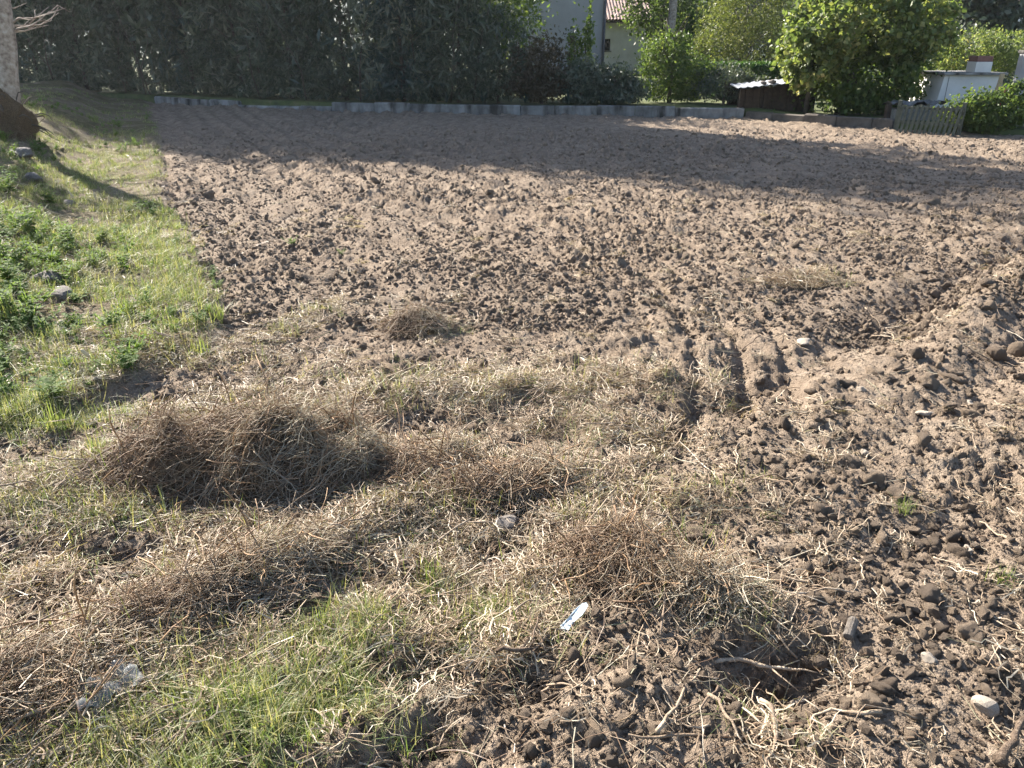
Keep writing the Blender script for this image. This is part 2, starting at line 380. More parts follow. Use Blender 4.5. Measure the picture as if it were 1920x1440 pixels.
# ------------------------------------------------------------------ ground, field, terrace, hill
def grid(xs, ys, zf, name, mat, attrs=None, smooth=True):
    X, Y = np.meshgrid(xs, ys)
    Z = zf(X, Y)
    v = np.stack([X, Y, Z], -1).reshape(-1, 3)
    ny, nx = X.shape
    i = (np.arange(ny - 1)[:, None] * nx + np.arange(nx - 1)[None]).ravel()
    f = np.stack([i, i + 1, i + nx + 1, i + nx], 1)
    at_ = {k: ('FLOAT', fn(X, Y).astype(np.float32)) for k, fn in (attrs or {}).items()}
    return mesh_np(name, v, f, mat, smooth, at_)
def spaced(a, b, d0, g, c=None):
    out = [a]; 
    while out[-1] < b: out.append(out[-1] + d0 + g * (out[-1] - a))
    return np.array(out)
ys = spaced(0.55, 27.5, 0.0088, 0.0042)
xr = spaced(1.9, 16.5, 0.0135, 0.0052)
xm = np.linspace(-1.9, 1.9, 282)
xs = np.concatenate([-xr[::-1], xm[1:-1], xr])

# beds of torn-up weeds: (polyline of pixels, half width in metres, weight)
def pl(*p): return [G(u, v) for u, v in p]
MATS = [(pl((-150, 1290), (120, 1230), (330, 1130), (480, 1050), (620, 960), (760, 900), (850, 830)), .17, 1.0),
        (pl((-100, 1430), (150, 1380), (330, 1290), (560, 1180)), .13, .8),
        (pl((640, 740), (800, 720), (1000, 730), (1150, 800)), .28, .5),
        (pl((800, 920), (1000, 880), (1130, 900)), .22, .6),
        (pl((1040, 930), (1160, 990), (1280, 1080), (1400, 1130)), .11, 1.0),
        (pl((650, 1000), (860, 1030), (1000, 1060)), .18, .5),
        (pl((640, 1130), (800, 1200), (1050, 1150)), .16, .42),
        (pl((700, 1290), (1000, 1300)), .10, .3), (pl((250, 860), (420, 760), (640, 720)), .26, .9),
        (pl((0, 920), (200, 900), (450, 960)), .20, .55), (pl((-100, 1080), (150, 1060), (380, 1030)), .12, .5),
        (pl((760, 590), (830, 610)), .14, .8), (pl((1450, 520), (1540, 515)), .18, .7), (pl((1350, 950), (1430, 930)), .09, .6),
        (pl((1050, 690), (1300, 720)), .22, .3), (pl((450, 640), (640, 560)), .22, .35), (pl((150, 670), (450, 650)), .25, .6),
        (pl((1320, 1360), (1520, 1400)), .10, .18), (pl((500, 690), (420, 640)), .2, .5)]
BARE = [(*G(620, 1412), .20, .07), (*G(860, 1385), .20, .06), (*G(1120, 1330), .16, .08), (*G(1480, 1250), .22, .14), (*G(1010, 1250), .12, .06), (*G(560, 920), .30, .06), (*G(1230, 1400), .2, .05), (*G(200, 1060), .25, .04)]
def bare(x, y):
    out = np.zeros_like(np.asarray(x, float))
    for gx, gy, rx, ry in BARE: out = np.maximum(out, np.exp(-(((x - gx) / rx) ** 2 + ((y - gy) / ry) ** 2) ** 2))
    return out
def matness(x, y):
    x = np.asarray(x, float); y = np.asarray(y, float)
    out = np.zeros_like(x)
    for pts, w, k in MATS:
        for (ax, ay), (bx, by) in zip(pts[:-1], pts[1:]):
            L2 = (bx - ax) ** 2 + (by - ay) ** 2
            t = np.clip(((x - ax) * (bx - ax) + (y - ay) * (by - ay)) / L2, 0, 1)
            d2 = (x - ax - t * (bx - ax)) ** 2 + (y - ay - t * (by - ay)) ** 2
            out = np.maximum(out, k * np.exp(-d2 / (w * w * .62)))
    return np.clip(out * (.78 + 1.3 * vn(x, y, 4.5, 3) + .8 * vn(x, y, 11, 1)) * (1 - .9 * bare(x, y)), 0, 1)
GREENS = [(*G(470, 1300), .24, .15, 1.0), (*G(590, 1200), .12, .07, .7), (*G(930, 1140), .09, .05, .7), (*G(680, 1160), .08, .05, .6),
          (*G(200, 860), .22, .09, .9), (*G(60, 780), .4, .16, .7), (*G(150, 940), .3, .1, .5), (*G(430, 1400), .28, .1, .8), (*G(820, 1080), .06, .04, .7),
          (*G(300, 1390), .25, .12, .6)]
def greenness(x, y):
    out = np.zeros_like(np.asarray(x, float))
    for gx, gy, rx, ry, k in GREENS:
        out = np.maximum(out, k * np.exp(-((x - gx) / rx) ** 2 - ((y - gy) / ry) ** 2))
    return np.clip(out * (.85 + 1.3 * vn(x, y, 7, 4)) * (1 - bare(x, y)), 0, 1)

def vergemask(x, y): return sstep(-0.02, 0.15, dverge(x, y))
field_me = grid(xs, ys, height, 'field', M_FIELD,
                {'verge': lambda x, y: np.maximum(vergemask(x, y) * np.clip(0.75 + 1.2 * vn(x, y, 2.3, 1), 0.1, 1), 0.6 * greenness(x, y)),
                 'mat': lambda x, y: 0.75 * matness(x, y)})
tag(obj('field', field_me), 'tilled brown field of loose cloddy soil with a weedy verge', 'field', kind='structure')

tx = np.concatenate([np.linspace(-40, -14, 14), np.linspace(-13.5, 13.5, 110), np.linspace(14, 40, 14)])
tv, nx_ = [], len(tx)
offs = [0.085, 0.10, 0.4, 1, 2, 3.5, 5, 8, 12, 18, 28, 45, 70]
for o_ in offs:
    for x in tx:
        y = float(ywall(x)) + o_
        lvl = 0.17 - 0.10 * float(sstep(5.5, 7.5, x))
        tv.append((x, y, lvl + 0.05 * float(vn(x, y, 1.1, 2)) if o_ > 0.2 else (lvl - 0.02 if o_ > .09 else -.4)))
tf = [(j * nx_ + i, j * nx_ + i + 1, (j + 1) * nx_ + i + 1, (j + 1) * nx_ + i) for j in range(len(offs) - 1) for i in range(nx_ - 1)]
tag(obj('garden_ground', mesh_np('garden_ground', tv, tf, M_GARDEN, True)), 'grassy garden ground raised behind the low concrete wall', 'ground', kind='structure')
gs = np.concatenate([-np.geomspace(300, 20, 14), np.geomspace(20, 300, 14)])
tag(obj('ground', grid(gs, gs, lambda x, y: -0.35 + 0 * x, 'ground', M_LAND)), 'flat open land stretching away to the horizon', 'ground', kind='structure')
hx, hy = np.linspace(-280, 290, 80), np.linspace(120, 290, 40)
tag(obj('hill', grid(hx, hy, lambda x, y: -1 + sstep(120, 240, y) * (12 + 0.012 * np.clip(x, -200, 250) + 8 * vn(x, y, 0.02, 2) + 2.5 * vn(x, y, 0.12, 1)), 'hill', M_HILL)),
    'wooded hillside beyond the gardens', 'hill', kind='structure')
hm = bpy.data.materials.new('glare_veil'); hm.use_nodes = True; hm.node_tree.nodes.clear()  # thin scattering volume added to imitate the veil of lens glare
pv = hm.node_tree.nodes.new('ShaderNodeVolumePrincipled'); mo = hm.node_tree.nodes.new('ShaderNodeOutputMaterial')
pv.inputs['Color'].default_value = (0.93, 0.94, 1.0, 1); pv.inputs['Density'].default_value = 0.0004; pv.inputs['Anisotropy'].default_value = 0.6
hm.node_tree.links.new(pv.outputs[0], mo.inputs['Volume'])
tag(MB().box(-305, 305, -305, 305, -2.2, 19.5).obj('veil', hm), 'thin pale added haze in the backlit air', 'veil', kind='stuff')

# ------------------------------------------------------------------ foliage builder
def leaves(pos, size, droop=0.3, aspect=0.5, fold=0.25, out=None, spread=1.0):
    """one kite of two triangles per point"""
    n = len(pos)
    d = rng.normal(size=(n, 3)) * spread
    if out is not None: d = d + out
    d[:, 2] -= droop
    d /= np.linalg.norm(d, axis=1, keepdims=True) + 1e-9
    r = rng.normal(size=(n, 3)); s = np.cross(d, r); s /= np.linalg.norm(s, axis=1, keepdims=True) + 1e-9
    nn = np.cross(s, d)
    L = (size * rng.uniform(0.6, 1.35, n))[:, None]
    W = L * aspect * 0.5
    b = pos - d * L * 0.5
    mid = b + d * L * 0.45
    v = np.stack([b, mid - s * W + nn * W * fold, b + d * L, mid + s * W + nn * W * fold], 1).reshape(-1, 3)
    i = np.arange(n)[:, None] * 4
    f = np.concatenate([i + np.array([[0, 1, 2]]), i + np.array([[0, 2, 3]])])
    return v, f
def cloud(ell, n, clump=0.22, nclump=None, shell=0.55):
    """points in clumps spread through ellipsoids"""
    vol = np.array([(e[3] * e[4] * e[5]) ** (2 / 3) for e in ell]); vol /= vol.sum()
    P, O = [], []
    for e, w in zip(ell, vol):
        m = int(n * w); k = nclump or max(12, m // 45)
        c = rng.normal(size=(k, 3)); c /= np.linalg.norm(c, axis=1, keepdims=True)
        c *= rng.uniform(shell, 1.0, (k, 1)) ** 0.7
        cs = clump * rng.uniform(0.5, 1.5, (k, 1))
        q = rng.integers(0, k, m)
        p = c[q] + rng.normal(size=(m, 3)) * cs[q] * 0.6
        P.append(p * np.array(e[3:6]) + np.array(e[0:3])); O.append(c[q])
    return np.concatenate(P), np.concatenate(O)
def crown_mesh(name, ell, n, leaf, mat, aspect=0.5, droop=0.3, clump=0.22, shell=0.55, zmin=None, outw=0.5, gap=0.0):
    p, o = cloud(ell, n, clump, None, shell)
    if zmin is not None:
        k = p[:, 2] > zmin; p, o = p[k], o[k]
    if gap:
        k = (vn(p[:, 0] + 0.6 * p[:, 1], p[:, 2], 1.6, 2) > -0.5 + gap) ; p, o = p[k], o[k]
    v, f = leaves(p, leaf, droop, aspect, out=o * outw)
    t = np.clip(rng.beta(2, 2.2, len(p)) + 0.25 * vn(p[:, 0], p[:, 1] + p[:, 2], 1.1, 1), 0, 1)
    return mesh_np(name, v, f, mat, False, {'tint': ('FLOAT', np.repeat(t, 4).astype(np.float32))})
def limbs(base, top, r0, n_limb, spread, seed, rise=(0.3, 0.95)):
    rr = random.Random(seed)
    mb = MB(); H = top - base[2]
    pts = [(base[0] + 0.05 * H * i / 6 * rr.uniform(-.6, .6), base[1] + 0.05 * H * i / 6 * rr.uniform(-.6, .6), base[2] - 0.15 + (H + .15) * i / 6) for i in range(7)]
    mb.tube(pts, [r0 * (1.15 - 1.0 * i / 6) + 0.008 for i in range(7)], 7)
    for k in range(n_limb):
        t = rr.uniform(*rise); i = min(5, int(t * 6)); p = Vector(pts[i]).lerp(Vector(pts[i + 1]), t * 6 - i)
        a = rr.uniform(0, 6.28); L = spread * rr.uniform(.5, 1)
        q = [p + Vector((math.cos(a) * L * s, math.sin(a) * L * s, L * (0.35 + 0.5 * s) * s + rr.uniform(-.05, .05) * L)) for s in (0, .35, .7, 1)]
        mb.tube(q, [r0 * .45 * (1 - t * .5), r0 * .34 * (1 - t * .5), r0 * .2, r0 * .06], 5)
    return mb
def plant(name, label, cat, base, ell, n, leaf, mat, group=None, r0=0.05, top=None, nl=6, spread=0.8, seed=1, bark=None, trunk='trunk', foliage='crown', **kw):
    """a shrub or tree: base at the ground, ellipsoids relative to the base"""
    t = thing(name, label, cat, base, group)
    top = top or max(e[2] + 0.5 * e[5] for e in ell)
    limbs((0, 0, 0), top, r0, nl, spread, seed).obj(trunk, bark or M_BARK, t, True)
    obj(foliage, crown_mesh(foliage, ell, n, leaf, mat, **kw), t)
    return t

# ------------------------------------------------------------------ low concrete wall: blocks one by one
cw = thing('concrete_wall', 'low stained grey concrete wall of cast blocks along the far edge of the field', 'wall', (0, 21, 0))
def along(a, b, t): return (a[0] + (b[0] - a[0]) * t, a[1] + (b[1] - a[1]) * t)
def block(x0, x1, z0, z1, th, parent, mat, name='block'):
    y0, y1 = float(ywall(x0)), float(ywall(x1))
    L = math.hypot(x1 - x0, y1 - y0); a = math.atan2(y1 - y0, x1 - x0)
    mb = MB(); mb.box(-L / 2 + .006, L / 2 - .006, -th / 2, th / 2, z0, z1 + random.uniform(-.03, .02), 0.02, 0.010)
    o = obj(name, mb.mesh(name, mat)); o.parent = parent
    px, py = parent.location[0], parent.location[1]
    o.location = ((x0 + x1) / 2 - px, (y0 + y1) / 2 - py + random.uniform(-.015, .015), 0); o.rotation_euler = (random.uniform(-.02, .02), random.uniform(-.008, .008), a)
    return o
x = -10.7
while x < 5.55:
    w = random.uniform(0.75, 1.25); x1 = min(x + w, 5.6)
    if -7.7 < x < -5.6: block(x, x1, -0.15, 0.05, 0.16, cw, M_CONC)
    else: block(x, x1, -0.15, 0.20 if x > -5.7 else 0.13, 0.16, cw, M_CONC)
    x = x1
cw2 = thing('concrete_kerb', 'weathered low concrete kerb between the shed and the picket fence', 'kerb', (7, 18, 0))
x = 5.66
while x < 8.0:
    x1 = min(x + random.uniform(.45, .75), 8.02); block(x, x1, -0.15, 0.12 + 0.03 * (x > 7), 0.14, cw2, M_KERB); x = x1
# tufts of dark ivy hanging over the wall top are part of the hedge plants behind

# ------------------------------------------------------------------ hedge and trees behind the wall
shrubs = [  # x, dy behind the wall, height, half width, material, leaf
    (-22.0, 0.8, 3.9, 1.7, M_HEDGE, .13), (-19.8, 0.8, 3.8, 1.6, M_HEDGE, .12), (-17.6, 0.8, 3.8, 1.6, M_HEDGE, .12), (-15.6, 0.7, 3.7, 1.6, M_HEDGE, .12), (-13.6, 0.6, 3.6, 1.5, M_HEDGE, .12), (-11.6, 0.9, 3.8, 1.5, M_HEDGE, .12), (-9.6, 0.8, 3.7, 1.35, M_HEDGE, .13), (-7.9, 1.0, 4.0, 1.3, M_HEDGE, .14),
    (-6.2, 0.9, 3.9, 1.3, M_HEDGE, .15), (-4.5, 0.9, 4.0, 1.25, M_HEDGE, .15), (-2.9, 0.85, 3.6, 1.15, M_BLUEH, .16), (-1.4, 0.8, 3.3, 1.1, M_HEDGE, .14)]
hl = ['outermost dark hedge shrub beyond the pale twiggy tree', 'dark hedge shrub next to the outermost one beyond the twiggy tree', 'thick dark hedge shrub just beyond the pale twiggy tree', 'thick dark hedge shrub behind the pale twiggy tree', 'dense dark hedge shrub above the head of the grassy verge', 'dark hedge shrub speckled with light behind the grassy verge end', 'dark leafy hedge shrub behind the broken wall end',
      'dark drooping hedge shrub behind the gap in the wall', 'dark hedge shrub with long drooping leaves above the unbroken wall', 'tall dark hedge shrub next to the bluish-leaved one',
      'bluish-leaved shrub with large drooping sprays in the dark hedge', 'dark hedge shrub beside the bluish-leaved one, nearer the grey house']
for i, (x, dy, h, w, m, lf) in enumerate(shrubs):
    y = float(ywall(x)) + dy
    sh = plant('hedge_shrub', hl[i], 'shrub', (x, y, 0.2),
          [(0, .25, h * .48, w, .75, h * .5), (0, .0, h * .2, w * 1.05, .7, h * .22), (-w * .55, -.1, .22, w * .65, .5, .32), (w * .55, -.1, .22, w * .65, .5, .32), (0, .5, .35, w * 1.1, .5, .45), (rng.uniform(-.5, .5), -.1, h * .75, w * .7, .7, h * .3)],
          8000, lf, m, 'shrubs of the dark hedge', 0.05, h * .8, 9, .9, 40 + i, aspect=.38, droop=.7, clump=.30, shell=.35, zmin=0.03, trunk='stem', foliage='foliage')
    k_ = 420 + 160 * (i % 3)
    pp_ = np.stack([rng.uniform(-w, w, k_), rng.uniform(-.75, -.3, k_), rng.uniform(.3, h * .95, k_)], 1)
    pp_ = pp_[vn(pp_[:, 0] + 3 * i, pp_[:, 2], 1.5, i % 6) > -.02]
    v_, f_ = leaves(pp_, .30, .9, .26, .5)
    obj('spray', mesh_np('spray', v_, f_, (M_BLUEH, M_HEDGE2, M_HEDGE)[i % 3], False, {'tint': ('FLOAT', np.repeat(rng.random(len(pp_)), 4).astype(np.float32))}), sh)['kind'] = 'stuff'
    for q_ in range(2):
        bx = random.uniform(-w, w); hh_ = random.uniform(.5, .95) * h; lean = random.uniform(-.7, .7)
        MB().tube([(bx, -.4, 0), (bx + random.uniform(-.15, .15), -.5, hh_ * .3), (bx + lean * .5, -.52, hh_ * .6), (bx + lean + random.uniform(-.2, .2), -.45, hh_)], [.022, .017, .012, .005], 5).obj('branch', M_BARK, sh, True)
x0 = [(-0.35, 2.2, 1.05, M_HEDGE), (0.75, 1.55, .85, M_REDH), (1.75, 1.0, .8, M_HEDGE), (2.6, .85, .75, M_HEDGE)]
l2 = ['dark shrub in front of the tall grey house wall', 'russet-tinged dark shrub under the grey house wall', 'low dark shrub below the white house and its window', 'low dark bush between the white house and the lit shrub']
for i, (x, h, w, m) in enumerate(x0):
    plant('garden_shrub', l2[i], 'shrub', (x, float(ywall(x)) + .75, .2), [(0, .1, h * .5, w, .6, h * .52), (.1, 0, h * .25, w, .6, h * .28)], 4200, .12, m,
          'shrubs under the house', .035, h * .8, 7, .6, 60 + i, aspect=.42, droop=.6, clump=.28, shell=.35, zmin=.02, trunk='stem', foliage='foliage')
for i, (u, v1) in enumerate(((1078, 45), (1102, 38))):
    p = at(u, v1, 22.0)
    plant('leafy_sapling', ['slim dark leafy sapling against the grey house wall', 'slim sapling with sunlit leaves close to the dark downpipe'][i], 'sapling', (p.x, 22.0, .2),
          [(0, 0, p.z * .55, .17, .17, p.z * .45)], 420, .11, M_GREENT, None, .018, p.z - .3, 5, .2, 70 + i, aspect=.6, clump=.4, shell=.2, trunk='stem', foliage='foliage')
# strap-leaved plants along the wall top
for i, (u) in enumerate((985, 1065, 1125, 1150, 835, 905)):
    p = at(u, 192, 20.75); mb = MB()
    for k in range(13):
        a = random.uniform(0, 6.28); L = random.uniform(.25, .5); s = random.uniform(.25, .8)
        w = Vector((-math.sin(a), math.cos(a), 0)) * .016
        c = [Vector((math.cos(a) * L * s * t, math.sin(a) * L * s * t, L * (t - .45 * s * t * t))) for t in (0, .4, .75, 1)]
        mb.add([c[0] - w, c[0] + w, c[1] - w, c[1] + w, c[2] - w * .7, c[2] + w * .7, c[3]], [(0, 1, 3, 2), (2, 3, 5, 4), (4, 5, 6)])
    o = mb.obj('strap_leaf_plant', M_BLUEH, loc=(p.x, float(ywall(p.x)) + .3, .2))
    tag(o, 'strap-leaved plant growing on top of the low concrete wall', 'plant', 'strap-leaved plants along the wall')
# tall trees whose shade crosses the field
tall = [(-22.6, 30.8, 13.2), (-19.6, 29.4, 13.4), (-17.2, 28.4, 13.8), (-14.7, 27.9, 14.2), (-12.4, 26.8, 14.4), (-10.3, 25.9, 14.2), (-8.3, 25.2, 14.0), (-6.3, 24.8, 13.2)]
tl = ['tall dark tree behind the hedge, farthest along from the houses', 'tall dark tree behind the hedge above the head of the verge', 'tall dark tree behind the speckled hedge shrub', 'tall dense tree behind the broken wall end', 'tallest dense tree rising behind the hedge',
      'tall broad tree behind the gap in the wall', 'tall tree behind the drooping hedge shrubs', 'tall tree behind the bluish-leaved shrub, closest to the grey house']
for i, (x, y, h) in enumerate(tall):
    h = (h + .2 - .5 * (i in (3, 4))) * 1.09
    plant('tall_tree', tl[i], 'tree', (x, y, .2), [(0, 0, h * .62, 2.1, 1.9, h * .38), (.3, -.2, h * .36, 1.9, 1.7, h * .26), (0, 0, h * .18, 1.6, 1.4, h * .17)],
          11000, .33, M_HEDGE, 'tall trees behind the hedge', .16, h * .9, 12, 1.8, 20 + i, aspect=.55, droop=.5, clump=.26, shell=.3)
plant('leafy_tree', 'round dark tree filling the space behind the bluish-leaved shrub', 'tree', (-3.5, 25.6, .2), [(0, 0, 2.9, 2.0, 1.5, 2.6), (.2, -.2, 1.5, 1.9, 1.4, 1.6)], 7000, .2, M_HEDGE, None, .1, 4.4, 9, 1.2, 33, aspect=.5, clump=.26, shell=.35)
plant('leafy_tree', 'leafy green tree with sunlit yellow leaves beside the grey house wall', 'tree', (-0.9, 23.6, .2), [(0, 0, 3.1, 1.75, 1.3, 2.2), (.8, -.2, 2.4, .9, .8, 1.5)], 8000, .13, M_GREENT, None, .09, 4.2, 10, 1.1, 31, aspect=.5, clump=.26, shell=.4)

# ------------------------------------------------------------------ houses
hs = thing('grey_house', 'tall grey rendered house with a dark downpipe at its corner', 'house', (2.2, 31, 0))
pL, pR = at(1036, 60, 31), at(1134, 60, 31)
mb = MB(); mb.box(pL.x - 2.2 - 1.5, pR.x - 2.2, 0, 7, -.3, 4.6); mb.obj('wall', M_RENDER, hs)
mb = MB(); mb.tube([(pR.x - 2.2 - .04, -.07, z) for z in (-.1, 2, 3, 4.3)], [.055] * 4, 8); mb.obj('downpipe', M_PIPE, hs, True)
mb = MB(); mb.box(pR.x - 2.2 - .55, pR.x - 2.2 - .47, -.05, .02, 3.02, 3.07); mb.obj('wall_bracket', M_PIPE, hs)
mb = MB(); W = pR.x - 2.2 + .5
mb.add([(-4.6, -.5, 4.4), (W, -.5, 4.4), (W, 3.5, 6), (-4.6, 3.5, 6), (-4.6, 7.5, 4.4), (W, 7.5, 4.4), (-4.6, -.5, 4.3), (W, -.5, 4.3), (W, 7.5, 4.3), (-4.6, 7.5, 4.3)],
       [(0, 1, 2, 3), (3, 2, 5, 4), (6, 7, 1, 0), (4, 5, 8, 9), (9, 8, 7, 6), (1, 7, 8, 5), (1, 5, 2), (0, 3, 4), (0, 4, 9, 6)])
mb.obj('roof', M_TILE, hs)
Yw = 43.0
wh = thing('white_house', 'small white rendered house with a tiled roof and one dark window', 'house', (5.4, Yw, 0))
a, b, c = at(1128, 104, Yw), at(1187, 104, Yw), at(1160, 38, Yw)
X0, X1 = a.x - 5.4 - 1.5, b.x - 5.4 + .6
ze = c.z
w0, w1 = at(1137.5, 95, Yw), at(1145, 73, Yw)
wx0, wx1, wz0, wz1 = w0.x - 5.4 - .25, w1.x - 5.4, w0.z, w1.z
mb = MB()
mb.box(X0, wx0, 0, .3, -.5, ze); mb.box(wx1, X1, 0, .3, -.5, ze); mb.box(wx0, wx1, 0, .3, -.5, wz0); mb.box(wx0, wx1, 0, .3, wz1, ze)
mb.box(X0, X1, .3, 5, -.5, ze)
mb.obj('wall', M_WHITER, wh)
win = MB().box(wx0, wx1, .16, .2, wz0, wz1).obj('window', M_WOODD, wh)
MB().box(wx0 + .05, wx1 - .05, .13, .155, wz0 + .05, wz1 - .05).obj('pane', M_GLASS, win)
MB().box(wx0 - .06, wx1 + .06, -.06, .1, wz0 - .07, wz0 - .002).obj('window_sill', M_CONC, win)
mb = MB()
sl = 0.42
n = 26
for k in range(n):
    x0_ = X0 - .3 + (X1 - X0 + .6) * k / n; x1_ = X0 - .3 + (X1 - X0 + .6) * (k + 1) / n; xm_ = (x0_ + x1_) / 2
    pts = [(x0_, 0), (x0_ * .75 + x1_ * .25, .05), (xm_, .065), (x0_ * .25 + x1_ * .75, .05), (x1_, 0)]
    v0 = [(px, -.35, ze + .0 + pz) for px, pz in pts]; v1 = [(px, 2.6, ze + 2.95 * sl + pz) for px, pz in pts]
    mb.add(v0 + v1, [(i, i + 1, i + 6, i + 5) for i in range(4)])
rf = mb.obj('roof', M_TILE, wh)
MB().box(X0 - .3, X1 + .3, -.33, -.02, ze - .12, ze - .02).obj('eaves_board', M_WOODD, rf)
mb = MB(); mb.add([(X0 - .3, 2.6, ze + 2.95 * sl), (X1 + .3, 2.6, ze + 2.95 * sl), (X1 + .3, 5.4, ze), (X0 - .3, 5.4, ze)], [(0, 1, 2, 3)]); mb.obj('back_slope', M_TILE, rf)

# ------------------------------------------------------------------ garden plants right of the houses
p = at(1195, 60, 37)
plant('broadleaf_tree', 'broad bright green tree hanging over the white house roof', 'tree', (p.x + 1.3, 38.5, .1), [(0, 0, 3.4, 1.9, 1.7, 2.4), (1.3, .2, 2.4, 1.9, 1.5, 2.0), (-.3, 0, 4.8, 2.6, 1.9, 1.4)], 9000, .17, M_GREENT, None, .13, 4.6, 10, 1.6, 81, aspect=.65, clump=.24, shell=.45)
tr = thing('bare_trunk_tree', 'tall tree with a smooth bare trunk above the lit shrub', 'tree', (at(1257, 40, 33).x, 33, .1))
mb = MB(); mb.tube([(-.05, 0, -.2), (-.04, 0, .8), (-.02, 0, 1.35), (.03, .02, 1.75), (.06, 0, 2.6), (.05, .05, 4.2), (0, 0, 6.5)], [.24, .2, .21, .17, .16, .14, .09], 10)
for k in range(7):
    a_ = k * .95; mb.tube([(.03, 0, 4.2 + .3 * k), (.03 + math.cos(a_) * .7, math.sin(a_) * .7, 5.0 + .3 * k), (.03 + math.cos(a_) * 1.5, math.sin(a_) * 1.5, 5.4 + .35 * k)], [.06, .04, .015], 5)
mb.obj('trunk', M_PALEBARK, tr, True)
obj('crown', crown_mesh('crown', [(0, 0, 6.2, 2.2, 2.2, 1.8)], 5000, .2, M_GREENT, shell=.3), tr)
p = at(1297, 25, 29)
t = thing('cypress', 'slender bright green cypress between the bare trunk and the olive bush', 'tree', (p.x, 29, .1))
MB().tube([(0, 0, -.2), (0, 0, p.z * .5), (0, 0, p.z - .4)], [.05, .04, .01], 6).obj('trunk', M_BARK, t, True)
pp = rng.random(2600); zz = .35 + pp * (p.z - .35); rr_ = .30 * np.sqrt(np.clip(1 - pp, 0, 1)) * (0.35 + .65 * np.minimum(1, pp * 5)); an = rng.uniform(0, 6.28, 2600)
rr_ = rr_ * (1 + .3 * np.sin(an * 3 + zz * 5)) * rng.uniform(.7, 1.05, 2600)
v, f = leaves(np.stack([np.cos(an) * rr_, np.sin(an) * rr_, zz], 1), .12, -1.6, .3)
obj('crown', mesh_np('crown', v, f, M_CYPR, False, {'tint': ('FLOAT', np.repeat(rng.random(2600), 4).astype(np.float32))}), t)
p = at(1255, 130, 21.6)
plant('lit_shrub', 'dense rounded shrub with sun-flecked leaves behind the concrete wall', 'shrub', (p.x, 21.3, .2), [(0, .1, .72, .95, .7, .75), (-.1, .1, 1.1, .6, .5, .55), (.6, 0, .5, .6, .5, .5)], 8500, .085, M_GREENT, None, .05, 1.7, 12, .8, 82, aspect=.55, clump=.26, shell=.45, zmin=.02, trunk='stem', foliage='foliage')
p = at(1345, 150, 21)
plant('ivy_mound', 'dark ivy mound sloping down between the lit shrub and the shed', 'shrub', (p.x + .15, 20.75, .2), [(0, .2, .45, .75, .6, .5), (.7, .2, .3, .6, .5, .4)], 5200, .075, M_HEDGE, None, .03, .6, 7, .5, 83, aspect=.6, clump=.25, shell=.4, zmin=.02, trunk='stem', foliage='foliage')
p = at(1395, 60, 27)
plant('olive_bush', 'large rounded olive-green bush behind the clipped hedge', 'bush', (p.x, 27, .15), [(.1, 0, 1.75, 1.55, 1.3, 1.65), (-.75, -.1, 1.15, .9, .9, 1.05), (.3, .1, 2.7, 1.2, 1.1, 1.1)], 17000, .085, M_OLIVE, None, .07, 2.6, 12, 1.0, 84, aspect=.5, clump=.22, shell=.6, zmin=.02, trunk='stem', foliage='foliage')
# clipped hedge
hp0, hp1 = at(1325, 122, 23.3), at(1500, 122, 23.3)
t = thing('clipped_hedge', 'clipped box hedge with a flat bright green top in front of the olive bush', 'hedge', ((hp0.x + hp1.x) / 2, 23.6, .2))
hl_ = (hp1.x - hp0.x) / 2; hh = hp0.z - .2
n = 9000; q = rng.random((n, 3)); fc = rng.random(n)
px = (q[:, 0] * 2 - 1) * hl_; py = (q[:, 1] * 2 - 1) * .38; pz = q[:, 2] * hh
py = np.where(fc < .45, -.38, py); pz = np.where(fc > .68, hh, pz)
pos = np.stack([px, py, pz], 1) + rng.normal(size=(n, 3)) * .035
v, f = leaves(pos, .085, .1, .6); obj('foliage', mesh_np('foliage', v, f, M_CYPR, False, {'tint': ('FLOAT', np.repeat(rng.random(n), 4).astype(np.float32))}), t)
mb = MB()
for k in range(8): mb.tube([(hl_ * (-.9 + .25 * k), 0, -.2), (hl_ * (-.9 + .25 * k) + .05, .05, hh * .5), (hl_ * (-.9 + .25 * k), 0, hh * .9)], [.03, .022, .008], 5)
mb.obj('stem', M_BARK, t)
# background trees behind everything
back = [(1150, 52, 9, 3.6), (1330, 50, 9, 3.8), (1450, 46, 9, 3.6), (1560, 38, 8, 3.2), (1700, 40, 9, 3.4), (1835, 30, 6.5, 1.6), (1230, 58, 10, 4), (930, 40, 9, 3.5)]
bl = ['far leafy tree showing between the grey house and the white roof', 'far green tree behind the cypress', 'far dark tree behind the olive bush', 'dark tree rising behind the vine-covered arbour',
      'broad dark tree behind the top of the vine', 'dark tree standing behind the white outbuilding', 'far tree filling the gap behind the bare trunk', 'far tree behind the leafy tree by the grey house']
for i, (u, Y, h, w) in enumerate(back):
    p = at(u, 80, Y)
    plant('background_tree', bl[i], 'tree', (p.x, Y, .0), [(0, 0, h * .55, w, w * .8, h * .42), (0, -.3, h * .25, w * .95, w * .7, h * .25)], 7500, .26, M_GREENT if i in (0, 1, 6) else M_HEDGE,
          'trees far behind the garden', .2, h * .85, 9, w * .7, 90 + i, aspect=.55, clump=.24, shell=.35)

